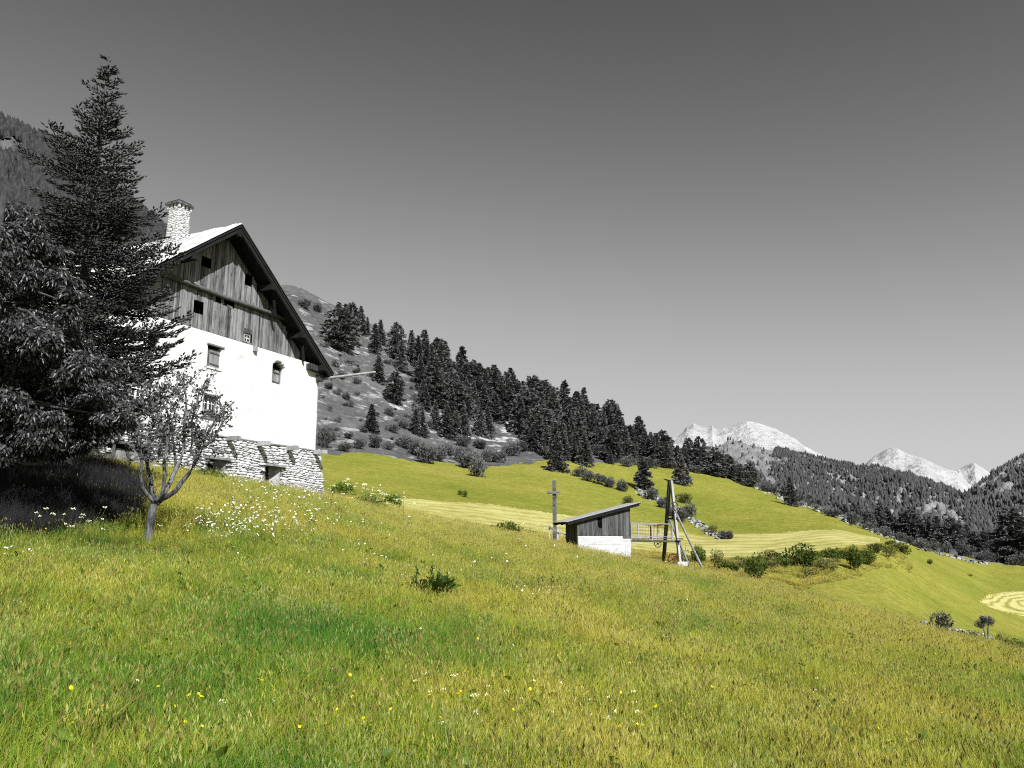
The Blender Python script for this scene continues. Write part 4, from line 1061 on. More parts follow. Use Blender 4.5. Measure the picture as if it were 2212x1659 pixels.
def conifer_mesh(seed, H=1.0, R=.22, kind=0, n=1500, low=.02):
    """unit-height conifer crown made of drooping frond cards; kind 0 spruce, 1 broad pine, 2 narrow"""
    g = np.random.default_rng(seed); nb = {0: 120, 1: 95, 2: 110}[kind]
    P = []; D = []; S = []; Rn = []
    lean = g.normal(0, .02, 2)
    for b in range(nb):
        h = low + (1 - low) * ((b + g.uniform(0, 1)) / nb) ** .92
        if kind == 1: prof = (math.sin(min(1, (1 - h) * 1.9 + .12) * 1.35)) * (.75 + .35 * g.random())
        else: prof = (1 - h) ** .9 * (.78 + .42 * g.random()) + .025
        if h < .10: prof *= .75 + 2.5 * h
        r = R * prof; a = g.uniform(0, 6.283); up = .18 if kind == 1 else (-.28 + .55 * h)
        m = max(3, int(n / nb * (.35 + 1.3 * prof)))
        t = np.sqrt(g.uniform(.04, 1, m)); da = g.normal(0, .20, m) * (1.15 - t * .4)
        x = np.cos(a + da) * r * t; y = np.sin(a + da) * r * t; z = h + up * r * t - .25 * r * t * t + g.normal(0, .008, m)
        P.append(np.stack([x + lean[0] * h, y + lean[1] * h, z], 1))
        dd_ = np.stack([np.cos(a + da) * .8 + g.normal(0, .35, m), np.sin(a + da) * .8 + g.normal(0, .35, m), g.normal(-.12 + .3 * h, .3, m)], 1); D.append(dd_)
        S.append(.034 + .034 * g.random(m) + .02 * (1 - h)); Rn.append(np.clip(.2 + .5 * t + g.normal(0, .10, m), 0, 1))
    P = np.concatenate(P); D = np.concatenate(D); S = np.concatenate(S); Rn = np.concatenate(Rn)
    V, F = place(TRI2, TRI2F, P, D, S, rng=g)
    # a thin dark core stops the sky shining straight through
    k = 8; cz = np.linspace(low + .03, .93, 7); ring = []
    for i, z in enumerate(cz):
        rr = R * .30 * (1 - z) ** .8 + .006
        for j in range(k):
            a = 6.283 * j / k; f = 1 + .35 * g.normal(); ring.append((math.cos(a) * rr * f + lean[0] * z, math.sin(a) * rr * f + lean[1] * z, z))
    cf = [(len(V) + i * k + j, len(V) + i * k + (j + 1) % k, len(V) + (i + 1) * k + (j + 1) % k, len(V) + (i + 1) * k + j) for i in range(6) for j in range(k)]
    V = np.concatenate([V, np.array(ring)]); rn = np.concatenate([np.repeat(Rn, 4), np.zeros(len(ring))])
    V[:, 2] *= H
    return mesh_np('crown', V, [F, np.array(cf)], MAT['conifer'], rnd=rn)
CON = [conifer_mesh(100 + i, R=[.25, .28, .21, .32, .26, .19, .30, .24][i], kind=[0, 0, 2, 1, 0, 2, 1, 0][i], n=1700) for i in range(8)]
CONF_PINE = [3, 6]; CONF_SPR = [0, 1, 4, 7]; CONF_NAR = [2, 5]
mb = MB(); mb.tube([(0, 0, -.08), (0, 0, .5), (0, 0, .97)], [.022, .014, .003], 6, False); TRK = mb.mesh('trunk', MAT['bark'])

def conifer(pos, H, var, label, cat='conifer', group=None, name='conifer_tree', wide=1.0):
    t = empty(name, (pos[0], pos[1], pos[2] - .02 * H), random.uniform(0, 6.28), label, cat, group)
    for nm, me in (('crown', CON[var]), ('trunk', TRK)):
        o = add(nm, me, t); o.scale = (H * wide, H * wide, H)
    return t

def bush_mesh(seed, n=520, leaf=.085, up=.35, sparse=False, flat=.8):
    """unit-radius bush of leaf cards in uneven lobes on twigs"""
    g = np.random.default_rng(seed); nl = g.integers(5, 9); V_ = []; D_ = []; R_ = []
    mbb = MB()
    for l in range(nl):
        a = g.uniform(0, 6.28); rr = g.uniform(0, .62); c = np.array([math.cos(a) * rr, math.sin(a) * rr, g.uniform(.3, .8) * flat]); s = g.uniform(.26, .46)
        mbb.tube([(0, 0, -.15), tuple(c * .5 + np.array([0, 0, -.05])), tuple(c)], [.03, .02, .008], 4, False)
        m = n // nl; v = nrm(g.normal(size=(m, 3))) * (g.uniform(.25, 1, m) ** .5)[:, None] * s * np.array([1, 1, .85]) * (.8 + .35 * g.random(m))[:, None]
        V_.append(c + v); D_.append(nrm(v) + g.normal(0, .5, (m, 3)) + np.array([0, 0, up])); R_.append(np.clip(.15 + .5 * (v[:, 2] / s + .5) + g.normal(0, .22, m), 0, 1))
        if sparse:
            for q in range(5):
                e = c + nrm(g.normal(size=(1, 3)))[0] * s * 1.25 + np.array([0, 0, .15]); mbb.tube([tuple(c), tuple(e)], [.010, .004], 3, False)
    P = np.concatenate(V_); D = np.concatenate(D_); R = np.concatenate(R_); k = P[:, 2] > -.05; P, D, R = P[k], D[k], R[k]
    V, F = place(TRI2, TRI2F, P, D, leaf * g.uniform(.6, 1.4, len(P)), rng=g)
    return mesh_np('foliage', V, F, MAT['bush_grey'], rnd=np.repeat(R, 4)), mbb.mesh('twigs', MAT['bark'])
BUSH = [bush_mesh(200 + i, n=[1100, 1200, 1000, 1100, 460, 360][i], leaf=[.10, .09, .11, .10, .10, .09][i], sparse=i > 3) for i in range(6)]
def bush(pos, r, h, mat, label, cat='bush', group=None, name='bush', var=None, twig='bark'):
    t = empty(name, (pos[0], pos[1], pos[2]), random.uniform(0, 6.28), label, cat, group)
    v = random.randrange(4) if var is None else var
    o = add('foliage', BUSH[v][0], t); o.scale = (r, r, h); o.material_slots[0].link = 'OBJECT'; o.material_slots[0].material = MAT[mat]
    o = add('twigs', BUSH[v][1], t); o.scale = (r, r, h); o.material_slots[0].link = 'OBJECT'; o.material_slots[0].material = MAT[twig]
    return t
def px_size(P, n): return n * (math.hypot(P[0], P[1])) / FPX / 1.02
def vb(x, y, w, h, mat, label, group=None, dmin=3, **kw):
    """a bush whose foot is seen at (x, y), w and h picture units across"""
    P = hit(x, y, dmin); return bush(P, px_size(P, w) / 2 * 1.3, px_size(P, h) * 1.15, mat, label, group=group, **kw)
def vt(x, y, h, var, label, group=None, dmin=3, wide=1.0, **kw):
    P = hit(x, y, dmin); return conifer(P, px_size(P, h), var, label, group=group, wide=wide, **kw)

# ---- trees that can be told apart, each seen at its own place
for (x, y, h, var, lab, wd) in (
    (733, 752, 104, 3, 'broad dark pine, biggest of the clump on the hill crest nearest the farmhouse roof', 1.25),
    (722, 748, 62, 0, 'pale tipped little spruce at the foot of the big crest pine', 1.0),
    (757, 730, 82, 6, 'second rounded pine on the crest, right behind the biggest one', 1.0),
    (779, 722, 66, 1, 'dark spruce on the crest at the right end of the first clump', .9),
    (793, 722, 40, 2, 'thin small spruce on the skyline right of the first crest clump', .9),
    (808, 762, 68, 4, 'lone spruce on the upper slope below the gap in the skyline trees', 1.0),
    (821, 742, 56, 7, 'dense spruce on the skyline, first one right of the gap', 1.1),
    (856, 775, 84, 6, 'tall rounded pine on the skyline standing right of the bare shoulder', .9),
    (817, 824, 60, 1, 'lone dense spruce in the middle of the grey slope', 1.15),
    (851, 871, 72, 3, 'lone open crowned pine on the grey slope, lower right of the lone spruce', 1.0),
    (802, 932, 60, 1, 'lone cone shaped spruce low on the grey slope above the bushes', 1.15),
    (866, 800, 70, 4, 'spruce on the slope just under the skyline pines', 1.0),
    (889, 782, 74, 0, 'spruce with pale tips second on the skyline after the rounded pine', .95),
    (1242, 862, 36, 5, 'slim open spruce sticking up above the skyline stand', 1.0),
    (1392, 1060, 76, 0, 'lone spruce with spreading lower boughs standing in the green meadow by the stone bank', 1.35),
    (1474, 1048, 68, 1, 'dark dense tree leaning over the green meadow right above the trestle', 1.2),
    (1202, 1016, 76, 1, 'bushy spruce at the green meadow edge above the bare earth patch', 1.25),
    (1262, 1006, 70, 4, 'spreading spruce at the meadow edge right of the bushy one', 1.25),
    (1317, 1002, 34, 1, 'small spruce alone at the top edge of the green meadow', 1.1),
    (1545, 1028, 62, 3, 'first broad pine at the brow of the meadow below the pale peak', 1.35),
    (1575, 1034, 52, 6, 'rounded pine second along the brow of the meadow', 1.2),
    (1622, 1052, 56, 6, 'lone rounded pine on the brow right of the pine pair', 1.0),
    (1598, 1042, 40, 3, 'low dark pine between the brow pines', 1.1),
    (1598 + 110, 1092, 60, 4, 'dark tree against the forested mountain just past the brow', 1.0),
    (2196, 1215, 100, 6, 'big dark tree at the right edge of the picture beyond the meadow', 1.3),
):
    vt(x, y, h, var, lab, wide=wd)

# ---- the dense stand on the hillside
stand_poly = [(893, 800), (915, 780), (960, 812), (1010, 838), (1060, 850), (1120, 868), (1170, 882), (1240, 905), (1300, 935), (1380, 962), (1440, 985), (1520, 1006), (1515, 1022), (1440, 1012), (1350, 1000), (1270, 998), (1200, 996), (1150, 975), (1120, 935), (1060, 912), (1000, 905), (955, 880), (915, 890), (905, 850)]
sp = np.array(stand_poly, float); done = []; g = np.random.default_rng(77); tries = 0
gaps = [(1085, 930, 40, 20), (1020, 925, 14, 18)]
while len(done) < 205 and tries < 14000:
    tries += 1; x = g.uniform(890, 1520); y = g.uniform(780, 1022)
    if not in_poly(np.array([x]), np.array([y]), stand_poly)[0]: continue
    if any(((x - a) / c) ** 2 + ((y - b) / d) ** 2 < 1 for a, b, c, d in gaps): continue
    if any(abs(x - a) < 8.5 and abs(y - b) < 4.6 for a, b in done): continue
    done.append((x, y))
done.sort(key=lambda p: p[1])
for x, y in done:
    sc = np.interp(x, [890, 1100, 1300, 1520], [80, 78, 70, 58]) * g.uniform(.6, 1.2)
    var = int(g.choice([0, 1, 2, 4, 5, 7, 3, 6], p=[.17, .15, .13, .15, .1, .14, .08, .08]))
    edge = y > np.interp(x, [900, 1120, 1200, 1520], [880, 925, 985, 1010]) - 6
    third = 'left' if x < 1090 else ('middle' if x < 1290 else 'right'); top_ = y < np.interp(x, [893, 960, 1060, 1170, 1300, 1440, 1520], [800, 812, 850, 882, 935, 985, 1006]) + 16
    kind_ = {3: 'broad rounded pine', 6: 'broad rounded pine', 2: 'slim conifer', 5: 'slim conifer'}.get(var, 'cone shaped spruce')
    pos_ = 'on the skyline of' if top_ else ('along the lower edge of' if edge else 'deep inside')
    vt(x, y, sc, var, f'dark {kind_} {pos_} the hillside stand, in its {third} third', f'{kind_}s {pos_} the hillside stand, {third} third', wide=g.uniform(.95, 1.5))
# conifers in front of the stand, by the scrub
for (x, y, h) in ((895, 935, 52), (912, 942, 56), (938, 925, 60), (965, 945, 74), (985, 950, 66), (1000, 948, 70), (1036, 940, 62), (1052, 942, 66), (975, 905, 70), (1003, 880, 74), (1110, 930, 62), (1128, 926, 70)):
    vt(x, y, h, int(g.choice([0, 1, 4, 7])), 'dark conifer in the front row of the stand, just above the grey scrub', 'conifers in front row above the scrub', wide=1.1)

# row of dark conifers below the mountain, beyond the meadow brow
def far_hit(S, x, y):
    px, py = to_px(np.stack([S['X'], S['Y'], S['Z']], -1)); nr = S['nr']; px = px[:, :nr]; py = py[:, :nr]
    d = (px - x) ** 2 + (py - y) ** 2; i = np.unravel_index(np.argmin(d), d.shape)
    return Vector((S['X'][i], S['Y'][i], S['Z'][i]))
for i, (x, y, h) in enumerate(((1668, 1085, 34), (1690, 1092, 46), (1726, 1100, 40), (1748, 1108, 36), (1770, 1116, 34), (1828, 1128, 36), (1848, 1136, 48), (1862, 1140, 34), (1878, 1146, 40), (1905, 1148, 58), (1922, 1150, 50), (1940, 1156, 36), (1958, 1160, 48), (1975, 1166, 60), (1992, 1170, 44), (2008, 1172, 46), (2024, 1176, 54), (2042, 1180, 44), (2058, 1184, 58), (2076, 1186, 46), (2092, 1190, 50), (2110, 1194, 40), (2130, 1198, 44), (2150, 1202, 36), (2172, 1206, 60), (2208, 1208, 70))):
    P = far_hit(S5, x, y); conifer(P, px_size(P, h) * 1.0, [0, 1, 6, 3, 4][i % 5], 'dark conifer in the row along the far field under the mountain', group='row of conifers along the far field', wide=1.3)

# ---- far forests: every cone is real but nobody could count them
def cone_field(name, S, count, mask, h, seed, label, mat='mid_conifer'):
    g = np.random.default_rng(seed); X, Y, Z = S['X'][:, :S['nr']], S['Y'][:, :S['nr']], S['Z'][:, :S['nr']]
    na_, nr = X.shape; i = g.uniform(0, na_ - 1.01, count * 3); j = g.uniform(0, nr - 1.01, count * 3)
    i0 = i.astype(int); j0 = j.astype(int); fi, fj = i - i0, j - j0
    def B(A): return (A[i0, j0] * (1 - fi) + A[i0 + 1, j0] * fi) * (1 - fj) + (A[i0, j0 + 1] * (1 - fi) + A[i0 + 1, j0 + 1] * fi) * fj
    x, y, z = B(X), B(Y), B(Z); px, py = to_px(np.stack([x, y, z], -1))
    keep = mask(px, py, x, y, j / nr, g) & (px > -150) & (px < 2400); k = np.nonzero(keep)[0][:count]
    x, y, z = x[k], y[k], z[k]; n = len(k); hh = h * g.uniform(.6, 1.25, n); r = hh * g.uniform(.22, .34, n)
    kk_ = 6; ang = np.arange(kk_) * 2 * np.pi / kk_
    V = []; lv = ((-.05, 1.0), (.42, .62), (.40, .80), (.72, .30)) 
    tilt = g.normal(0, .04, (n, 2))
    rings = []
    for lz, lr in ((-.05, .9), (.35, .85), (.62, .5)):
        jit = 1 + .3 * g.normal(size=(n, kk_))
        rings.append(np.stack([x[:, None] + np.cos(ang)[None] * r[:, None] * lr * jit, y[:, None] + np.sin(ang)[None] * r[:, None] * lr * jit, np.broadcast_to((z + hh * lz)[:, None], (n, kk_)) + hh[:, None] * .06 * g.normal(size=(n, kk_))], -1))
    top = np.stack([x + tilt[:, 0] * hh, y + tilt[:, 1] * hh, z + hh], -1)[:, None]
    V = np.concatenate(rings + [top], 1).reshape(-1, 3); o = (np.arange(n) * (3 * kk_ + 1))[:, None]
    Fq = np.concatenate([o[:, :, None] + np.array([[l * kk_ + a, l * kk_ + (a + 1) % kk_, (l + 1) * kk_ + (a + 1) % kk_, (l + 1) * kk_ + a] for l in range(2) for a in range(kk_)])[None]]).reshape(-1, 4)
    Ft = (o[:, :, None] + np.array([[2 * kk_ + a, 2 * kk_ + (a + 1) % kk_, 3 * kk_] for a in range(kk_)])[None]).reshape(-1, 3)
    rr = np.repeat(g.uniform(0, 1, n), 3 * kk_ + 1)
    ob = add(name, mesh_np(name, V, [Fq, Ft], MAT[mat], rnd=rr)); ob['kind'] = 'stuff'; ob['label'] = label; return ob
def mL_mask(px, py, x, y, t, g):
    clear = (py > 300) & (py < 356) & (px < 52) & (py > 288 + px * .25 + 8) & (py < 336 + .1 * px)
    return ~clear & (px < 640) & (py < 900)
cone_field('forest', SL, 24000, mL_mask, 13, 5, 'dense forest covering the steep mountain on the left', 'far_conifer')
def m1_mask(px, py, x, y, t, g):
    ry = np.interp(px, [p[0] for p in m1], [p[1] for p in m1]); n_ = fbm(x / 130, y / 130, 4)
    # open pasture high on the shoulder, forest below a line that falls to the right
    line = np.interp(px, [1500, 1640, 1700, 1740, 1790, 1850, 1900, 1950, 2100], [1040, 1020, 1004, 985, 1000, 1020, 1015, 1003, 1040])
    ridge_band = (px > 1672) & (py < ry + np.interp(px, [1672, 1800, 1880, 1960], [14, 9, 3, 14])) & (n_ > -.25)
    rock = np.exp(-((px - 1790) / 70) ** 2 - ((py - 1098) / 20) ** 2) < -1
    crop = in_poly(px, py, [A7(840, 1100), A7(930, 1030), A7(1040, 1010), A7(1080, 915), A7(1120, 1000), A7(1220, 1010), A7(1300, 1100), A7(1400, 1150), A7(1530, 1350), A7(1440, 1330), A7(1300, 1270), A7(1150, 1250), A7(1000, 1180)])
    crop |= in_poly(px, py, [A7(560, 900), A7(650, 900), A7(710, 960), A7(690, 1000), A7(600, 960)]) | in_poly(px, py, [A6(900, 790), A6(1050, 780), A6(1140, 850), A6(1130, 960), A6(1080, 980), A6(1000, 900)])
    dens = np.where(py > line + 20 * n_, 1.0, .03)
    dens = np.where(py > line + 45, 1.0, dens)
    dens *= np.where(n_ > .28, .25, 1)
    return ((g.uniform(size=px.shape) < dens) | ridge_band) & (~crop | (g.uniform(size=px.shape) < .08)) & (px > 1480)
cone_field('forest', S1, 15000, m1_mask, 11, 6, 'dark forest on the long mountain spur right of the meadow')
def m3_mask(px, py, x, y, t, g):
    n_ = fbm(x / 110, y / 110, 4); ry = np.interp(px, [p[0] for p in m3], [p[1] for p in m3])
    dens = np.where(n_ > .18, .12, 1.0) * np.clip((py - ry - 4) / 14 + np.where(px < 2120, 1, .0), .1, 1)
    pale = in_poly(px, py, [A7(1900, 760), A7(1960, 650), A7(2040, 640), A7(2030, 760), A7(1990, 860), A7(1910, 830)])
    return (g.uniform(size=px.shape) < dens) & ~pale
cone_field('forest', S3, 12000, m3_mask, 12, 7, 'dark forest on the steep mountain at the right edge')
cone_field('forest', S4, 350, lambda px, py, x, y, t, g: fbm(x / 25, y / 25, 3) > .05, 7, 8, 'scattered dark trees on the rocky hill at the right edge')

# ------------------------------------------------------------------ the big spruce
def at(px, py, d):
    r = px_ray(px, py); r = r / math.hypot(r[0], r[1]); return Vector((r[0] * d, r[1] * d, EYE + r[2] * d))
SP_D = 24.5
sb_ = at(124, 1120, SP_D); sb_.z = float(gz(sb_.x, sb_.y))
stp = at(236, 122, SP_D); SH = stp.z - sb_.z
spruce = empty('spruce_tree', sb_, 0, 'tall dark spruce with upturned boughs towering over the farmhouse roof', 'spruce')
g = np.random.default_rng(42)
MBt = MB(); _ax = stp - sb_
MBt.tube([(0, 0, -.3), (.02, 0, 1), (_ax.x * .4, _ax.y * .4 + .03, SH * .4), (_ax.x * .8, _ax.y * .8, SH * .8), (_ax.x, _ax.y, SH)], [.30, .22, .15, .06, .015], 10)
P_, D_, S_, B_ = [], [], [], []
brm = MB(); z = SH - .35; lev = 0
ax0 = stp - sb_; ax0.z = 0
while z > 1.9:
    t = (SH - z) / SH
    Lr = float(np.interp(t, [0, .05, .10, .175, .225, .30, .40, .52, .645, .78, 1], [.08, .22, .45, .72, 1.15, 1.6, 2.15, 2.75, 3.25, 3.2, 2.4]))
    nb = int(g.integers(4, 6)) if t < .12 else int(g.integers(6, 9))
    a0 = g.uniform(0, 6.28)
    for b in range(nb):
        a = a0 + 6.283 * b / nb + g.normal(0, .22); L = Lr * g.uniform(.45, 1.02)
        if g.random() < .08 and t > .4: L *= 1.12
        zz = z + g.uniform(-.22, .22); lift0 = .75 - 1.25 * t if t < .35 else -.05 - .32 * t
        m = max(4, int(L / .16)); u = np.linspace(0, 1, m)
        r_ = L * u; h_ = zz + lift0 * L * u * (1 - .45 * u) * (1 if lift0 > 0 else 1) + .22 * L * u ** 3
        bend = g.normal(0, .10) * u ** 2 * L
        X = np.cos(a) * r_ - np.sin(a) * bend; Y = np.sin(a) * r_ + np.cos(a) * bend
        pts = np.stack([X + ax0.x * zz / SH, Y + ax0.y * zz / SH, h_], 1)
        brm.tube([tuple(p) for p in pts[::max(1, m // 5)]], [.035 * (1 - i / 6) * (L / 3) + .008 for i in range(len(pts[::max(1, m // 5)]))], 4, False)
        dirb = np.gradient(pts, axis=0); dirb = nrm(dirb); side = nrm(np.cross(dirb, np.array([0, 0, 1.])))
        # branchlets to both sides, clothed with short brushes turned up at the ends
        ns = max(5, int(L / .058))
        us = np.clip(np.linspace(.12, 1, ns) + g.normal(0, .01, ns), 0, 1)
        for k_, uu in enumerate(us):
            i_ = uu * (m - 1); i0 = min(int(i_), m - 2); p = pts[i0] + (pts[i0 + 1] - pts[i0]) * (i_ - i0); sg = 1 if k_ % 2 else -1
            bl = (.07 + .06 * min(L, 2) + .28 * L * (1 - uu) ** .6) * g.uniform(.55, 1.15); bl = min(bl, 1.05)
            d0 = dirb[i0] * .75 + side[i0] * sg * g.uniform(.7, 1.1) + np.array([0, 0, g.uniform(-.45, .05)])
            d0 /= np.linalg.norm(d0); q = max(3, int(bl / .05)); w = np.linspace(.1, 1, q)
            pp = p + d0 * (bl * w)[:, None] + np.array([0, 0, 1.]) * (.16 * bl * w ** 2)[:, None]
            P_.append(pp); sgn = np.where(np.arange(q) % 2, 1, -1)[:, None]
            cr_ = np.cross(d0, [0, 0, 1.]); dv = d0 * .9 + cr_ * sgn * g.uniform(.2, 1.0, (q, 1)) + np.stack([np.zeros(q), np.zeros(q), g.uniform(.05, .75, q)], 1) + g.normal(0, .15, (q, 3))
            dv[-1] = d0 + np.array([0, 0, .5]); D_.append(dv); S_.append(g.uniform(.10, .19, q)); B_.append(np.full(q, .2 + .5 * uu) + g.normal(0, .12, q))
        P_.append(pts[-1:]); D_.append(dirb[-1:] + np.array([[0, 0, .4]])); S_.append(np.array([.2])); B_.append(np.array([.8]))
    z -= .34 + .06 * t; lev += 1
P_ = np.concatenate(P_); D_ = np.concatenate(D_); S_ = np.concatenate(S_); B_ = np.clip(np.concatenate(B_), 0, 1)
S3V = np.array([(0, 0, 0), (.17, .5, 0), (-.09, .5, .15), (-.09, .5, -.15), (0, 1, 0)], float)
print('spruce twigs', len(P_))
S3F = np.array([(0, 1, 2), (0, 2, 3), (0, 3, 1), (4, 2, 1), (4, 3, 2), (4, 1, 3)])
V, F_ = place(S3V, S3F, P_, D_, S_, rng=g)
rn = (np.array([0, .35, .35, .35, .75])[None] + (B_[:, None] - .4) * .5).reshape(-1)  # backlight put into the colour: each twig lightens toward its tip
add('crown', mesh_np('crown', V, F_, MAT['spruce'], rnd=rn), spruce)
brm.build('boughs', MAT['bark'], spruce); MBt.build('trunk', MAT['bark'], spruce, smooth=True)

# ------------------------------------------------------------------ broadleaf tree at the left edge
def leaf_clump(c, r, n, size, g, droop=.9, flat=.8):
    v = nrm(g.normal(size=(n, 3))) * (g.uniform(.1, 1, n) ** .45)[:, None] * r * np.array([1, 1, flat]); p = np.array(c) + v
    d = nrm(v) * .55 + g.normal(0, .35, (n, 3)); d[:, 2] -= droop
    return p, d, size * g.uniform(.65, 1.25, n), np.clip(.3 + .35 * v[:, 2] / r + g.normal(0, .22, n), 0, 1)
g = np.random.default_rng(9)
lt_d = 15.0; lb = at(-135, 1130, lt_d); lb.z = float(gz(lb.x, lb.y))
ltree = empty('broadleaf_tree', lb, 0, 'spreading broadleaf tree with drooping pointed leaves at the left edge before the spruce', 'tree')
clumps = [(18, 475, 52), (62, 500, 40), (105, 540, 38), (-30, 520, 60), (30, 560, 62), (90, 610, 50), (-20, 640, 70), (140, 620, 32), (150, 655, 34), (50, 660, 62), (115, 690, 50), (10, 720, 60), (70, 740, 62), (165, 735, 30), (140, 790, 50), (20, 800, 62), (85, 815, 60), (195, 800, 44), (240, 845, 40), (285, 868, 30), (150, 860, 55), (60, 880, 62), (-20, 860, 60), (210, 895, 42), (265, 905, 28), (120, 930, 48), (30, 940, 42), (175, 950, 34), (80, 965, 30), (-60, 760, 80), (-90, 600, 90), (-110, 880, 90), (-10, 975, 30), (225, 940, 24), (-170, 560, 90), (-190, 700, 90), (-180, 840, 90), (-250, 620, 90), (-260, 780, 90), (-40, 800, 80), (90, 720, 60), (40, 900, 60), (130, 880, 50), (180, 850, 45), (215, 855, 40), (160, 800, 40), (245, 900, 36), (190, 930, 34), (120, 830, 50), (60, 960, 34)]  # off-frame and some inner clumps are added to deepen the shade below
PP, DD_, SS, RR = [], [], [], []; bm_ = MB(); fork = np.array([.1, 0, 1.5]); fork2 = np.array([.2, .1, 3.4])
for i, (cx, cy, cr_) in enumerate(clumps):
    d = lt_d + g.uniform(-1.5, 1.5); c = np.array(at(cx, cy, d) - lb); r = px_size((lb.x, lb.y), cr_) * 1.02
    for q in range(6):                            # each bough ends in several loose sprays
        cc = c + nrm(g.normal(size=(1, 3)))[0] * r * .62 * np.array([1, 1, .8])
        p, dv, s_, rr = leaf_clump(cc, r * .52, int(80 + 900 * r * r), .088, g); PP.append(p); DD_.append(dv); SS.append(s_); RR.append(rr)
        if q < 4: bm_.tube([tuple(c), tuple((c + cc) / 2 + np.array([0, 0, .05])), tuple(cc)], [.018, .012, .005], 4, False)
    f0 = fork if cy > 800 else fork2; mid = (f0 + c) / 2 + np.array([g.normal(0, .2), g.normal(0, .2), .25])
    bm_.tube([tuple(f0), tuple(mid), tuple(c)], [.045, .022, .008], 6, False)
PP = np.concatenate(PP); DD_ = np.concatenate(DD_); SS = np.concatenate(SS); RR = np.concatenate(RR)
V, F_ = place(LEAF, LEAFF, PP, DD_, SS, rng=g)
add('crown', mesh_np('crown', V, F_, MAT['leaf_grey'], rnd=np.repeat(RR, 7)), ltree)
bm_.build('boughs', MAT['bark'], ltree)
mb = MB(); mb.tube([(0, 0, -.3), (.03, 0, .6), tuple(fork), tuple(fork2), (.25, .2, 5.4)], [.19, .15, .13, .09, .04], 10); mb.build('trunk', MAT['bark'], ltree, smooth=True)
mb = MB(); mb.tube([tuple(at(-60, 985, 15.3) - lb), tuple(at(20, 992, 15.4) - lb), tuple(at(60, 1002, 15.5) - lb), tuple(at(90, 1004, 15.5) - lb), tuple(at(96, 985, 15.5) - lb), tuple(at(106, 966, 15.5) - lb), tuple(at(102, 930, 15.6) - lb)], [.06, .05, .04, .034, .03, .026, .015], 7); mb.build('low_limb', MAT['bark_pale'], ltree, smooth=True)

# ------------------------------------------------------------------ small fruit tree in front of the house
g = np.random.default_rng(19); at_d = 18.0
ab = hit(318, 1173, 14, 22); at_d = math.hypot(ab.x, ab.y)
apple = empty('fruit_tree', ab, 0, 'small leaning fruit tree with pale forked limbs in front of the house', 'tree')
def ap(x, y, dz=0.0): return np.array(at(x, y, at_d + dz) - ab)
mb = MB(); mb.tube([(0, 0, -.15), ap(319, 1172), ap(323, 1140), ap(328, 1110, .02), ap(334, 1086, .03)], [.09, .075, .066, .06, .062], 10); mb.build('trunk', MAT['bark_pale'], apple, smooth=True)
limbs = [([(334, 1088, 0), (313, 1062, -.1), (303, 1030, -.25), (306, 990, -.35), (298, 945, -.5), (280, 905, -.6), (268, 880, -.7)], .05),
         ([(334, 1086, 0), (326, 1050, .1), (319, 1010, .2), (320, 970, .3), (332, 915, .3), (325, 860, .35), (318, 835, .4)], .06),
         ([(336, 1086, 0), (352, 1062, -.15), (356, 1020, -.3), (358, 985, -.35), (362, 930, -.5), (358, 880, -.5), (352, 845, -.5)], .055),
         ([(336, 1084, 0), (356, 1064, .1), (376, 1022, .3), (396, 975, .5), (398, 920, .6), (402, 860, .6), (397, 815, .6)], .065),
         ([(338, 1088, 0), (362, 1072, .0), (392, 1042, .05), (418, 1006, .1), (440, 965, .2), (455, 925, .2), (478, 885, .3)], .07),
         ([(418, 1006, .1), (412, 970, .1), (416, 930, -.1), (424, 880, -.2), (432, 842, -.2)], .04),
         ([(376, 1022, .3), (378, 985, .6), (372, 940, .9), (378, 890, 1.0)], .035),
         ([(306, 990, -.35), (285, 965, -.5), (262, 945, -.6)], .025), ([(440, 965, .2), (462, 950, .1), (486, 905, 0)], .025), ([(320, 970, .3), (345, 940, .5), (350, 900, .7)], .025)]
LP = []
for pts, r0 in limbs:
    pp = [ap(*p) for p in pts]; fp_ = [pp[0]]
    for a, b in zip(pp[:-1], pp[1:]): fp_ += [(a + b) / 2 + g.normal(0, .022, 3), b]
    m_ = len(fp_); mb = MB(); mb.tube([tuple(p) for p in fp_], [r0 * .60 * (1 - i / m_) ** .8 + .006 + random.uniform(-.003, .003) for i in range(m_)], 7); mb.build('limb', MAT['bark_pale'], apple, smooth=True)
    LP.append(fp_)
tw = MB(); PP, DD_, SS, RR = [], [], [], []
for fp_ in LP:
    m_ = len(fp_)
    for i in range(max(1, int(m_ * .5)), m_):
        for k_ in range(3):
            b0 = fp_[i] + g.normal(0, .03, 3); dv = nrm(g.normal(size=(1, 3)) + np.array([[0, 0, .75]]))[0]; L = g.uniform(.12, .42) if g.random() < .8 else g.uniform(.4, .62)
            e = b0 + dv * L; tw.tube([tuple(b0), tuple((b0 + e) / 2 + g.normal(0, .02, 3)), tuple(e)], [.010, .007, .003], 4, False)
            n = int(19 * L / .3) + 3; u = g.uniform(.15, 1.05, n)[:, None]; PP.append(b0 + (e - b0) * u + g.normal(0, .035, (n, 3)))
            DD_.append(dv + g.normal(0, .8, (n, 3)) + np.array([0, 0, .1])); SS.append(g.uniform(.04, .08, n)); RR.append(np.clip(g.normal(.45, .25, n), 0, 1))
PP = np.concatenate(PP); V, F_ = place(LEAF * np.array([1.5, 1, 1]), LEAFF, PP, np.concatenate(DD_), np.concatenate(SS), rng=g)
add('crown', mesh_np('crown', V, F_, MAT['apple'], rnd=np.repeat(np.concatenate(RR), 7)), apple); tw.build('twigs', MAT['bark'], apple)

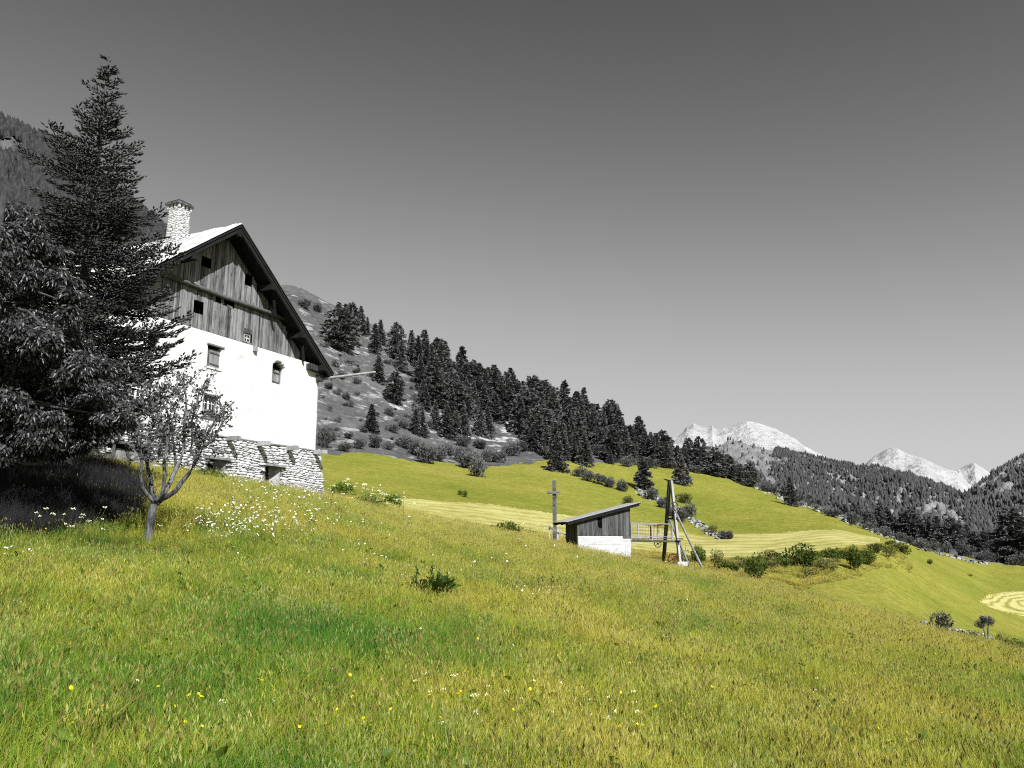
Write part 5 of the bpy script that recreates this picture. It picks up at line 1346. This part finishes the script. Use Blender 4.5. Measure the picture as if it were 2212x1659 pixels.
# ------------------------------------------------------------------ grass, as scattered tufts
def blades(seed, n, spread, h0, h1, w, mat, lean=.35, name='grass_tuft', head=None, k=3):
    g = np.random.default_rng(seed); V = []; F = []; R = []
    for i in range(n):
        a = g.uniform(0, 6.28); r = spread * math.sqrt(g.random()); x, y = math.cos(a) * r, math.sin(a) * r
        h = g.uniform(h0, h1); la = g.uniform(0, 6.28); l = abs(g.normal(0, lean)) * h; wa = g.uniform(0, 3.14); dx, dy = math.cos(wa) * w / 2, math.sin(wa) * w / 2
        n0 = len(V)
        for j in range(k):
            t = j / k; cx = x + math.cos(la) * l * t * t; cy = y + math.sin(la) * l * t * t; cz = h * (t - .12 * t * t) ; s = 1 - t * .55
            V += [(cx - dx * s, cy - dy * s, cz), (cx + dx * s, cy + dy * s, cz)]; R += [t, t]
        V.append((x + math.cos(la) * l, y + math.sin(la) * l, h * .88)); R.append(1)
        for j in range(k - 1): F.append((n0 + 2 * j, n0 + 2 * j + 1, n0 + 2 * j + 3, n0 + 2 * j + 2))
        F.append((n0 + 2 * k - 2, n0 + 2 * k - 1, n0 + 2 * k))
        if head:
            hx_, hy_, hz_ = x + math.cos(la) * l, y + math.sin(la) * l, h * .86; hl, hw_ = head
            for q in range(2):
                ca, sa_ = math.cos(wa + q * 1.57) * hw_, math.sin(wa + q * 1.57) * hw_; m0 = len(V)
                ex, ey = math.cos(la) * hl * .35, math.sin(la) * hl * .35
                V += [(hx_, hy_, hz_), (hx_ + ca + ex * .5, hy_ + sa_ + ey * .5, hz_ + hl * .45), (hx_ + ex, hy_ + ey, hz_ + hl), (hx_ - ca + ex * .5, hy_ - sa_ + ey * .5, hz_ + hl * .45)]; R += [.8, 1, 1, 1]; F.append((m0, m0 + 1, m0 + 2, m0 + 3))
    me = bpy.data.meshes.new(name); me.from_pydata(V, [], F); me.update(); a = me.attributes.new('rnd', 'FLOAT', 'POINT'); a.data.foreach_set('value', np.array(R, dtype=np.float32)); me.materials.append(MAT[mat])
    return me
def herb_mesh(seed, n=16, size=.09, h=.22):
    g = np.random.default_rng(seed); P = np.stack([g.normal(0, .07, n), g.normal(0, .07, n), g.uniform(.02, h, n)], 1); D = np.stack([g.normal(0, 1, n), g.normal(0, 1, n), g.uniform(.1, 1.2, n)], 1)
    V, F = place(LEAF * np.array([1.2, 1, 1]), LEAFF, P, D, size * g.uniform(.6, 1.3, n), rng=g); return mesh_np('herb_clump', V, F, MAT['herb'], rnd=np.repeat(g.uniform(0, 1, n), 7))
def flower_mesh(seed, kind, h=.42):
    g = np.random.default_rng(seed); V = []; F = []; n = 7 if kind == 'umbel' else 1; m = MB()
    m.tube([(0, 0, 0), (.01, 0, h)], [.003, .002], 3, False); stem_faces = len(m.F)
    for i in range(n):
        c = (0, 0, h) if n == 1 else (g.normal(0, .022), g.normal(0, .022), h + g.uniform(-.012, .012)); r = .018 if n == 1 else .008; tz = g.uniform(-.5, .5, 2)
        pts = [(c[0] + math.cos(a) * r * (1 if q % 2 else .72), c[1] + math.sin(a) * r * (1 if q % 2 else .72), c[2] + math.cos(a) * r * tz[0] + math.sin(a) * r * tz[1] + .006) for q, a in enumerate(np.arange(10) * .6283)]
        m.poly(pts); m.poly([(p[0] * .9 + c[0] * .1, p[1] * .9 + c[1] * .1, p[2] - .012) for p in pts][::-1])
        for q in range(10): m.quad(pts[q], pts[(q + 1) % 10], tuple(np.array(pts[(q + 1) % 10]) * .9 + np.array(c) * .1 - np.array([0, 0, .012])), tuple(np.array(pts[q]) * .9 + np.array(c) * .1 - np.array([0, 0, .012])))
    me = m.mesh('flower', {'umbel': MAT['petal_cream'], 'white': MAT['petal_white'], 'yellow': MAT['petal_yellow']}[kind]); me.materials.append(MAT['herb'])
    me.polygons.foreach_set('material_index', [1 if i < stem_faces else 0 for i in range(len(me.polygons))]); return me

def lib(name, meshes):
    c = bpy.data.collections.new(name)
    for i, me in enumerate(meshes):
        o = bpy.data.objects.new(f'{name}_{i:02d}', me); c.objects.link(o)
    return c
def scatter(name, label, pts, scl, idx, coll, tilt=.12, g=RNG, col=None):
    n = len(pts); me = bpy.data.meshes.new(name); me.vertices.add(n); me.vertices.foreach_set('co', np.asarray(pts, np.float32).ravel()); me.update()
    rot = np.stack([g.normal(0, tilt, n), g.normal(0, tilt, n), g.uniform(0, 6.28, n)], 1).astype(np.float32)
    a = me.attributes.new('rot', 'FLOAT_VECTOR', 'POINT'); a.data.foreach_set('vector', rot.ravel())
    a = me.attributes.new('scl', 'FLOAT', 'POINT'); a.data.foreach_set('value', np.asarray(scl, np.float32))
    a = me.attributes.new('idx', 'INT', 'POINT'); a.data.foreach_set('value', np.asarray(idx, np.int32))
    o = add(name, me); o['kind'] = 'stuff'; o['label'] = label
    ng = bpy.data.node_groups.new(name, 'GeometryNodeTree'); ng.interface.new_socket('Geometry', in_out='INPUT', socket_type='NodeSocketGeometry'); ng.interface.new_socket('Geometry', in_out='OUTPUT', socket_type='NodeSocketGeometry')
    N = ng.nodes; gi = N.new('NodeGroupInput'); go = N.new('NodeGroupOutput'); ip = N.new('GeometryNodeInstanceOnPoints'); ci = N.new('GeometryNodeCollectionInfo')
    ci.inputs['Collection'].default_value = coll; ci.inputs['Separate Children'].default_value = True; ci.inputs['Reset Children'].default_value = True
    def na_(nm, ty):
        x = N.new('GeometryNodeInputNamedAttribute'); x.data_type = ty; x.inputs['Name'].default_value = nm; return x.outputs['Attribute']
    L = ng.links; L.new(gi.outputs[0], ip.inputs['Points']); L.new(ci.outputs[0], ip.inputs['Instance']); ip.inputs['Pick Instance'].default_value = True
    L.new(na_('idx', 'INT'), ip.inputs['Instance Index']); e2r = N.new('FunctionNodeEulerToRotation'); L.new(na_('rot', 'FLOAT_VECTOR'), e2r.inputs[0]); L.new(e2r.outputs[0], ip.inputs['Rotation'])
    L.new(na_('scl', 'FLOAT'), ip.inputs['Scale']); L.new(ip.outputs[0], go.inputs[0])
    md = o.modifiers.new('scatter', 'NODES'); md.node_group = ng; return o

g = np.random.default_rng(123)
def near_points(n, p, d0=2.6, d1=66, half=.66):
    """random ground points, density falling with distance as d**-p"""
    u = g.random(n); e = 2 - p; d = (d0 ** e + u * (d1 ** e - d0 ** e)) ** (1 / e); az = g.uniform(-half, half, n)
    D3 = np.interp(az, az_c, D6[:, 0]); x, y = np.sin(az) * d, np.cos(az) * d; keep = d < D3 + 7
    # keep the house, the hut and the footings clear
    P = np.stack([x - HP.x, y - HP.y], 1); s_ = P @ np.array([WV.x, WV.y]); n_ = P @ np.array([NV.x, NV.y]); keep &= ~((n_ < .12) & (s_ < 1.0) & (n_ > -16) & (s_ > -15))
    P = np.stack([x - Q0.x, y - Q0.y], 1); s_ = P @ np.array([W2.x, W2.y]); n_ = P @ np.array([N2.x, N2.y]); keep &= ~((n_ < .15) & (s_ < .15) & (n_ > -2.3) & (s_ > -4.15))
    x, y, d = x[keep], y[keep], d[keep]; return x, y, gz(x, y), d
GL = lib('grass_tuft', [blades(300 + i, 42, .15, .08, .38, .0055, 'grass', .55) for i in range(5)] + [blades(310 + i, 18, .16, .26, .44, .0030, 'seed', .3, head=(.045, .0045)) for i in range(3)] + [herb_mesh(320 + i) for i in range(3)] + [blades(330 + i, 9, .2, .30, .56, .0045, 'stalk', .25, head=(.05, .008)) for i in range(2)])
x, y, z, d = near_points(95000, 1.25)
n = len(x); och = np.clip(.22 + .010 * (d - 10) + .35 * fbm(x / 7, y / 7, 3), .05, .7); u = g.random(n)
idx = np.where(u < och * .42, 5 + g.integers(0, 3, n), np.where(u > .925, 8 + g.integers(0, 5, n), g.integers(0, 5, n)))
scl = (.85 + .35 * g.random(n)) * (1 + .45 * fbm(x / 1.3, y / 1.3, 3)) * np.interp(d, [0, 12, 30, 60], [.85, .95, 1.1, 1.25])
scl = scl * (1 - .6 * np.exp(-((x - ab.x - .3) ** 2 + (y - ab.y + 1.2) ** 2) / 2.2))

# grey weed tufts; the left trees' shade is put into their near-black colour
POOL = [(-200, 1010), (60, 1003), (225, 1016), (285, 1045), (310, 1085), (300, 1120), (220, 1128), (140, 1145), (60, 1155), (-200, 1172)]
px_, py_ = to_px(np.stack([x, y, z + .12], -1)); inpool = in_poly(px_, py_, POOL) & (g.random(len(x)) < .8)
GW = lib('shade_weed_tuft', [blades(600 + i, 40, .18, .25, .65, .008, 'grey_weed', .5) for i in range(3)])
scatter('shade_weeds', 'grey weed tufts darkened to paint the shade under the left trees', np.stack([x, y, z - .02], 1)[inpool], scl[inpool] * 1.1, g.integers(0, 3, int(inpool.sum())), GW, .2, g)

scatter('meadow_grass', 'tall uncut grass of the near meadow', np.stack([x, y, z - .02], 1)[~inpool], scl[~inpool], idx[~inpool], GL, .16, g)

# coarser growth on the terrace bank and rims beyond the brow
GB = lib('bank_tuft', [blades(400 + i, 40, .45, .12, .42, .03, 'grass', .5) for i in range(3)] + [blades(410 + i, 26, .4, .3, .6, .018, 'seed', .4, head=(.12, .02)) for i in range(2)])
n = 16000; az = g.uniform(-.3, .62, n); D = np.stack([np.interp(az, az_c, D6[:, j]) for j in range(6)], -1)
d = D[:, 0] + 3 + (D[:, 2] - D[:, 0] - 5) * g.random(n) ** .8; k = (az > -.17)
x, y = np.sin(az[k]) * d[k], np.cos(az[k]) * d[k]; xc_ = 1106 + 1793 * np.tan(az[k]); dk = d[k]; D2 = D[k]; tb_ = (dk - D2[:, 0]) / (D2[:, 2] - D2[:, 0]); m_ = (fbm(x / 6, y / 6, 3) > -.15) & ((xc_ < 1620) | ((tb_ > np.interp(xc_, [1620, 1750, 1960], [.1, .55, .8])) & (xc_ < 1960))); x, y = x[m_], y[m_]
scatter('bank_grass', 'rough grass on the bank below the mown terrace', np.stack([x, y, gz(x, y) - .03], 1), .7 + .5 * g.random(len(x)), np.where(g.random(len(x)) < .85, g.integers(0, 3, len(x)), g.integers(3, 5, len(x))), GB, .2, g)

# flowers: white daisies in drifts, cream umbels, yellow buttercups
FW = lib('white_flower', [flower_mesh(500 + i, 'white', .32 + .04 * i) for i in range(3)])
FU = lib('cream_umbel', [flower_mesh(510 + i, 'umbel', .5 + .06 * i) for i in range(3)])
FY = lib('yellow_flower', [flower_mesh(520 + i, 'yellow', .40 + .05 * i) for i in range(3)])
def drift(spots):
    out_ = []
    for cx, cy, sx, sy, n in spots:
        for _ in range(n):
            p = hit(cx + g.normal(0, sx), cy + g.normal(0, sy), 3, 62); out_.append((p.x, p.y, p.z - .02))
    return np.array(out_)
Pw = drift([(490, 1172, 40, 5, 34), (550, 1178, 60, 12, 44), (560, 1145, 60, 14, 60), (480, 1140, 30, 10, 40), (620, 1110, 60, 16, 50), (430, 1165, 22, 4, 24), (650, 1065, 40, 12, 40), (540, 1075, 50, 14, 24), (700, 1165, 60, 14, 30), (60, 1235, 30, 14, 12), (780, 1240, 50, 12, 10), (960, 1270, 60, 16, 10), (1180, 1310, 40, 12, 7), (1000, 1200, 200, 25, 16), (1500, 1400, 400, 90, 12), (600, 1450, 400, 120, 14)])
scatter('white_wildflowers', 'white daisies in drifts through the near meadow', Pw, np.clip(np.hypot(Pw[:, 0], Pw[:, 1]) / 17, .45, 1.6) * (.8 + .5 * g.random(len(Pw))), g.integers(0, 3, len(Pw)), FW, .3, g)
Pu = drift([(770, 1080, 40, 10, 22), (830, 1112, 45, 10, 22), (870, 1118, 20, 8, 10), (150, 1180, 60, 6, 18), (1180, 1160, 30, 6, 20), (1000, 1580, 120, 40, 16), (1310, 1610, 60, 30, 8), (1650, 1600, 200, 40, 8), (600, 1560, 200, 60, 4)])
scatter('cream_umbel_flowers', 'cream umbel flowers standing above the grass', Pu, np.clip(np.hypot(Pu[:, 0], Pu[:, 1]) / 18, .5, 2.2) * (.8 + .4 * g.random(len(Pu))), g.integers(0, 3, len(Pu)), FU, .2, g)
Py = drift([(1880, 1420, 160, 50, 14), (900, 1590, 200, 40, 34), (1240, 1560, 160, 50, 34), (300, 1600, 200, 40, 14), (140, 1590, 60, 40, 8), (1950, 1540, 160, 60, 14), (400, 1180, 160, 14, 16), (1600, 1600, 250, 40, 16)])
scatter('yellow_wildflowers', 'yellow buttercups dotted through the near meadow', Py, .38 + .35 * g.random(len(Py)), g.integers(0, 3, len(Py)), FY, .3, g)

# ------------------------------------------------------------------ bushes, weeds and stones that can be told apart
G1 = 'grey scrub bushes along the foot of the hillside'
for (x, y, w, h, v) in ((700, 968, 36, 44, 'round dark bush on the slope right against the farmhouse wall'),):
    vb(x, y, w, h, 'bush_grey', v, var=1)
random.seed(71); g = np.random.default_rng(71)
scrub = [(745, 975, 34, 20), (775, 970, 30, 22), (818, 968, 40, 32), (840, 972, 26, 18), (872, 968, 46, 28), (900, 985, 46, 34), (922, 1000, 52, 44), (948, 996, 40, 32), (968, 985, 40, 26), (995, 996, 34, 30), (1018, 1012, 56, 40), (1034, 1030, 46, 46), (1010, 1000, 44, 30), (1052, 998, 36, 26), (1078, 1000, 38, 30), (1102, 985, 44, 26), (1130, 975, 40, 22), (1000, 965, 40, 22), (1045, 970, 44, 22), (1180, 985, 40, 24), (1225, 990, 44, 24), (1290, 985, 40, 26), (1330, 1000, 34, 20), (1356, 1008, 40, 22), (1400, 1010, 44, 20), (1450, 1012, 38, 18), (1500, 1022, 34, 18), (870, 925, 34, 20), (905, 912, 36, 24), (850, 935, 30, 18)]
for i, (x, y, w, h) in enumerate(scrub):
    vb(x, y, w, h, 'bush_pale' if i % 4 == 3 else 'bush_grey', 'rounded grey bush in the scrub band between hillside and green meadow', G1, var=i % 4)
G2 = 'small low bushes dotted over the grey hillside'
for i in range(56):
    x = g.uniform(692, 905); lo = np.interp(x, [692, 760, 905], [720, 770, 800]); y = g.uniform(lo, 955)
    w = g.uniform(9, 30); vb(x, y, w, w * g.uniform(.4, .8), 'bush_grey' if g.random() < .7 else 'bush_pale', 'small low bush dotted on the bare grey hillside', G2, var=int(g.integers(0, 6)))
for (x, y, w, h, l) in ((652, 664, 36, 22, 'low bush on the skyline where the roof meets the hill'), (684, 672, 30, 18, 'second low bush on the skyline left of the big pine')):
    vb(x, y, w, h, 'bush_grey', l)
# stony bank crossing the green slope: bushes and loose grey stones
G3 = 'bushes along the stony bank crossing the green slope'
for i, (x, y, w, h) in enumerate(((1252, 1030, 30, 22), (1272, 1040, 34, 22), (1296, 1046, 34, 24), (1318, 1053, 34, 22), (1342, 1060, 34, 24), (1408, 1080, 40, 24), (1432, 1098, 30, 26), (1472, 1128, 36, 30), (1490, 1120, 26, 36), (1450, 1115, 22, 16), (1562, 1164, 30, 18), (1577, 1164, 20, 16))):
    vb(x, y, w, h, 'bush_grey', 'dark grey bush on the stony bank crossing the green slope', G3, dmin=70, var=i % 4)
SG = [stone_mesh(40 + i, MAT['stone_grey']) for i in range(8)]
def stone_run(name, label, path, wid, n, size, dmin, seed, cat='stone bank'):
    g = np.random.default_rng(seed); P0_ = hit(*path[0], dmin); root = empty(name, P0_, 0, label, cat)
    L = np.concatenate([[0], np.cumsum([math.dist(a, b) for a, b in zip(path[:-1], path[1:])])]); xs = [p[0] for p in path]; ys = [p[1] for p in path]
    for i in range(n):
        u = g.uniform(0, L[-1]); x = np.interp(u, L, xs) + g.normal(0, wid * 1.3); y = np.interp(u, L, ys) + g.normal(0, wid * .55)
        P = hit(x, y, dmin); sz = px_size(P, size) * g.uniform(.5, 1.5); o = add('stone', SG[int(g.integers(0, 8))][0], root)
        o.location = P - P0_ + Vector((0, 0, sz * .12)); o.scale = (sz, sz * .8, sz * .75); o.rotation_euler = (g.normal(0, .3), g.normal(0, .3), g.uniform(0, 6.28))
stone_run('stony_bank', 'pale stony bank running down the green slope behind the trestle, upper half', [(1376, 1062), (1400, 1070), (1430, 1085), (1465, 1106)], 5.0, 130, 6.5, 70, 1)
stone_run('stony_bank', 'pale stony bank ending in a bush beside the mown strip, lower half', [(1488, 1118), (1510, 1135), (1535, 1152), (1560, 1162)], 4.4, 150, 6.0, 70, 2)
stone_run('stone_rim', 'pale stones along the rim of the upper meadow against the forest', [(1640, 1052), (1690, 1078), (1720, 1088), (1770, 1102), (1835, 1128), (1890, 1150), (1960, 1178)], 4.0, 170, 6.5, 150, 3, 'stones')
stone_run('stone_rim', 'stones scattered along the far rim toward the right edge', [(1985, 1186), (2040, 1200), (2100, 1214), (2135, 1220)], 2.0, 60, 6.0, 150, 4, 'stones')
stone_run('rubble_wall', 'low pale dry stone wall on the field with a bush and a small tree', [(1990, 1345), (2020, 1353), (2060, 1362), (2100, 1371), (2138, 1378)], 1.2, 120, 6.5, 70, 5, 'wall')
G4 = 'grey bushes along the rim against the mountain'
for i in range(26):
    u = i / 25; x = 1650 + 560 * u + g.uniform(-8, 8); y = np.interp(x, [1640, 1770, 1890, 1985, 2212], [1056, 1106, 1152, 1186, 1224]) - 1
    vb(x, y, g.uniform(20, 46), g.uniform(12, 26), 'bush_grey' if i % 3 else 'bush_pale', 'grey bush along the rim of the meadow against the forested mountain', G4, var=i % 6)

# green bushes
for (x, y, w, h, mt, l, v) in (
    (2040, 1368, 36, 36, 'bush_grey', 'dense dark rounded bush standing on the low stone wall', 1),
    (2196, 1402, 36, 18, 'bush_green', 'low green bush at the right edge below the small tree', 0),
    (2168, 1392, 22, 22, 'bush_olive', 'thin leafy shrub just right of the small tree on the stone wall', 4),
    (1098, 1160, 72, 30, 'bush_green', 'leafy green bush left of the wooden cross at the rim of the near meadow', 1),
    (1142, 1160, 40, 18, 'bush_green', 'small green bush between the leafy bush and the cross', 4),
    (1232, 1178, 26, 26, 'bush_green', 'dark green bush against the left corner of the hut', 0),
    (1005, 1074, 12, 14, 'bush_green', 'right one of two tiny bushes at the edge of the mown strip', 1),
    (994, 1070, 10, 13, 'bush_green', 'left one of two tiny bushes at the edge of the mown strip', 0),
    (1480, 1087, 34, 20, 'bush_olive', 'lone olive bush on the green slope right of the trestle top', 1),
    (1533, 1153, 30, 20, 'bush_olive', 'twiggy little bush above the lower stony bank', 4),
    (1358, 1090, 28, 18, 'bush_olive', 'brownish bush below the upper stony bank', 1),
    (1478, 1226, 36, 40, 'bush_olive', 'bush growing up behind the trestle legs', 4),
    (1508, 1222, 40, 38, 'bush_green', 'rounded olive green bush between the raking props', 1),
    (1545, 1236, 34, 46, 'bush_olive', 'twiggy bush right of the foot of the raking props', 5),
    (1580, 1238, 50, 26, 'bush_green', 'low bush on the terrace bank right of the props', 2),
    (1632, 1257, 50, 50, 'bush_green', 'dark green bush standing out in front of the terrace bank', 1),
    (1610, 1228, 40, 24, 'bush_olive', 'small bush on the bank behind the dark green bush', 4),
    (1660, 1230, 44, 26, 'bush_olive', 'thin bush on the bank just left of the large one', 4),
    (1742, 1224, 74, 44, 'bush_green', 'largest bright green bush on the terrace bank', 0),
    (1745, 1250, 44, 24, 'bush_olive', 'twiggy bush just below the largest green bush', 5),
    (1700, 1226, 40, 22, 'bush_green', 'low bush touching the left of the largest green bush', 2),
    (1790, 1236, 44, 26, 'bush_olive', 'sparse bush right of the largest green bush', 4),
    (1812, 1206, 34, 20, 'bush_green', 'small bush high on the bank left of the dark conical one', 0),
    (1846, 1232, 34, 46, 'bush_green', 'dark upright bush on the terrace bank', 3),
    (1878, 1220, 34, 30, 'bush_green', 'rounded bush right of the dark upright bush', 1),
    (1915, 1204, 34, 20, 'bush_olive', 'bush with bare twigs near the tip of the bank', 5),
    (1946, 1196, 32, 20, 'bush_green', 'green bush at the right end of the terrace bank', 0),
    (1926, 1182, 26, 14, 'bush_green', 'low bush above the tip of the bank', 2),
    (2008, 1218, 14, 9, 'bush_green', 'tiny lone bush in the open lower meadow', 0),
    (850, 1104, 40, 34, 'weed_green', 'tall green weeds at the rim right of the farmhouse', 1),
    (745, 1078, 60, 40, 'weed_green', 'clump of green weeds beside the right corner of the farmhouse', 2),
    (800, 1100, 70, 30, 'weed_green', 'green weed clump between the house corner and the tall weeds', 0),
    (448, 1042, 76, 26, 'weed_green', 'bright green mound of weeds under the barred cellar window', 1),
    (520, 1056, 50, 16, 'weed_green', 'low weeds along the foot of the stone base', 2),
    (660, 1076, 50, 14, 'weed_green', 'low green weeds below the right end of the stone base', 0),
    (20, 1130, 90, 60, 'bush_grey', 'dark shrub in the shade at the left edge under the trees', 1),
    (78, 1118, 70, 50, 'bush_grey', 'shaded shrub left of the spruce trunk', 3),
    (2095, 1245, 10, 5, 'bush_olive', 'tiny dark tuft in the lower meadow near the right edge', 4),
):
    vb(x, y, w, h, mt, l, var=v, twig='bark_brown' if mt in ('bush_green', 'bush_olive') else 'bark', dmin=70 if x in (2040, 2196, 2168, 2095) else 3 if x < 900 else (60 if x > 1560 or x in (1005, 994, 1480, 1533, 1358) else 3))
G5 = 'low bushes of the hedge along the terrace bank'
for i, x in enumerate(np.linspace(1560, 1935, 22)):
    y = np.interp(x, [1560, 1700, 1850, 1935], [1222, 1212, 1203, 1186]) + g.uniform(-6, 14)
    vb(x, y, g.uniform(24, 48), g.uniform(10, 20), 'bush_green' if i % 3 else 'bush_olive', 'low green bush in the ragged hedge along the terrace bank', G5, dmin=62, var=int(g.integers(0, 6)), twig='bark_brown')
# small tree on the stone wall
P = hit(2133, 1382, 70); H = px_size(P, 52); tt = empty('small_tree', P, 0, 'small round headed tree on a forked stem at the right end of the stone wall', 'tree')
for dx, cz, rr, v in ((-.18, .62, .26, 0), (.12, .68, .30, 1), (0, .82, .22, 2)):
    o = add('crown', BUSH[v][0], tt); o.location = (dx * H, 0, (cz - .22) * H); o.scale = (rr * H, rr * H, rr * H * 1.25)
mb = MB(); mb.tube([(-.05 * H, 0, -.1), (-.08 * H, 0, .3 * H), (-.2 * H, 0, .6 * H)], [.03 * H, .02 * H, .01], 5); mb.tube([(.02 * H, 0, -.1), (.06 * H, 0, .35 * H), (.1 * H, 0, .7 * H)], [.03 * H, .025 * H, .01], 5); mb.build('trunk', MAT['bark'], tt)

# dock plants standing dark above the grass
def dock(x, y, h, n, nst, label, seed):
    g = np.random.default_rng(seed); P = hit(x, y); H = px_size(P, h); r = empty('dock_plant', P, 0, label, 'plant')
    for i in range(nst):
        a = g.uniform(0, 6.28); rr = g.uniform(0, .5) * H; b = Vector((math.cos(a) * rr, math.sin(a) * rr, 0)); e = b + Vector((g.normal(0, .09) * H, g.normal(0, .05) * H, H * g.uniform(.6, 1.0)))
        mb = MB(); mb.tube([b, (b + e) / 2 + Vector((.01, 0, 0)), e], [.012, .009, .004], 5); mb.build('stem', MAT['dock'], r)
        m = 44; u = g.uniform(.15, 1, m)[:, None]; pp = np.array(b) + (np.array(e) - np.array(b)) * u; dv = g.normal(0, .7, (m, 3)) + np.array([0, 0, .25])
        V, F = place(LEAF * np.array([.9, 1, 1]), LEAFF, pp, dv, (.08 + .24 * (1 - u[:, 0])) * H * g.uniform(.5, 1.1, m), rng=g); add('stem_leaves', mesh_np('stem_leaves', V, F, MAT['dock'], rnd=np.repeat(g.uniform(0, .6, m), 7)), r)
    for i in range(n):
        a = g.uniform(0, 6.28); D = np.array([[math.cos(a), math.sin(a) * .8, g.uniform(.3, 1.0)]]); b = np.array([[math.cos(a) * .3 * H, math.sin(a) * .3 * H, .22 * H]])
        V, F = place(LEAF * np.array([1.6, 1, 1.5]), LEAFF, b, D, np.array([.55 * H * g.uniform(.7, 1.2)]), roll=np.array([g.normal(0, .4)])); add('leaf', mesh_np('leaf', V, F, MAT['dock'], rnd=np.full(7, g.uniform(.2, .9))), r)
dock(932, 1300, 84, 18, 12, 'large dark leafed dock plant with upright stems in the middle of the near meadow', 3)
dock(1172, 1292, 54, 5, 3, 'single slender dock stem in the near meadow, right of the large dock', 4)
dock(855, 1262, 26, 4, 2, 'small dark dock left of and behind the large dock', 5)

# low dry wall glimpsed through the leaves left of the farmhouse
wa, wb_ = at(-160, 960, 33), at(170, 960, 35.5); wa.z = float(gz(wa.x, wa.y)); wb_.z = float(gz(wb_.x, wb_.y)); wd = wb_ - wa; wl = math.hypot(wd.x, wd.y)
lw = empty('dry_stone_wall', wa, math.atan2(wd.y, wd.x), 'low whitish dry stone wall left of the farmhouse, glimpsed under the trees', 'wall')
mb = MB(); mb.box((0, .05, -.8), (wl, .5, 1.25)); mb.build('wall_core', MAT['mortar'], lw); z = 0.0
while z < 1.25:
    h = random.uniform(.10, .2); x = 0
    while x < wl:
        w_ = random.uniform(.25, .6); o = add('stone', random.choice(SM)[0], lw); o.location = (x + w_ / 2, .0, z + h / 2 + wd.z * x / wl); o.scale = (w_ * .97, .2, h); x += w_
    z += h * .97

# a second, darker tree added behind the first to deepen the shade
g = np.random.default_rng(29); d2 = 20.0; b2 = at(10, 1130, d2); b2.z = float(gz(b2.x, b2.y))
t2_ = empty('broadleaf_tree', b2, 0, 'dark rounded tree added for its shade between the left broadleaf tree and the spruce', 'tree')
PP, DD_, SS, RR = [], [], [], []; bm_ = MB()
for (cx, cy, cr_) in ((-40, 760, 70), (40, 740, 70), (110, 760, 60), (0, 830, 70), (90, 840, 70), (160, 850, 50), (-60, 880, 70), (40, 900, 64), (120, 910, 56), (190, 900, 40), (0, 960, 44), (70, 955, 44), (140, 955, 36), (-80, 960, 50), (60, 680, 50), (-30, 690, 50)):
    d = d2 + g.uniform(-1.3, 1.8); c = np.array(at(cx, cy, d) - b2); r_ = px_size((b2.x, b2.y), cr_)
    for q in range(5):
        cc = c + nrm(g.normal(size=(1, 3)))[0] * r_ * .6; p, dv, s_, rr = leaf_clump(cc, r_ * .55, int(60 + 420 * r_ * r_), .12, g, .5); PP.append(p); DD_.append(dv); SS.append(s_); RR.append(rr * .6)
    bm_.tube([(0, 0, 1.3), tuple(c * .55 + np.array([0, 0, .7])), tuple(c)], [.07, .04, .015], 5, False)
V, F_ = place(LEAF * np.array([1.2, 1, 1]), LEAFF, np.concatenate(PP), np.concatenate(DD_), np.concatenate(SS), rng=g)
add('crown', mesh_np('crown', V, F_, MAT['leaf_grey'], rnd=np.repeat(np.concatenate(RR), 7)), t2_); bm_.build('boughs', MAT['bark'], t2_)
mb = MB(); mb.tube([(0, 0, -.3), (.02, 0, .8), (0, 0, 1.6)], [.17, .13, .10], 9); mb.build('trunk', MAT['bark'], t2_, smooth=True)
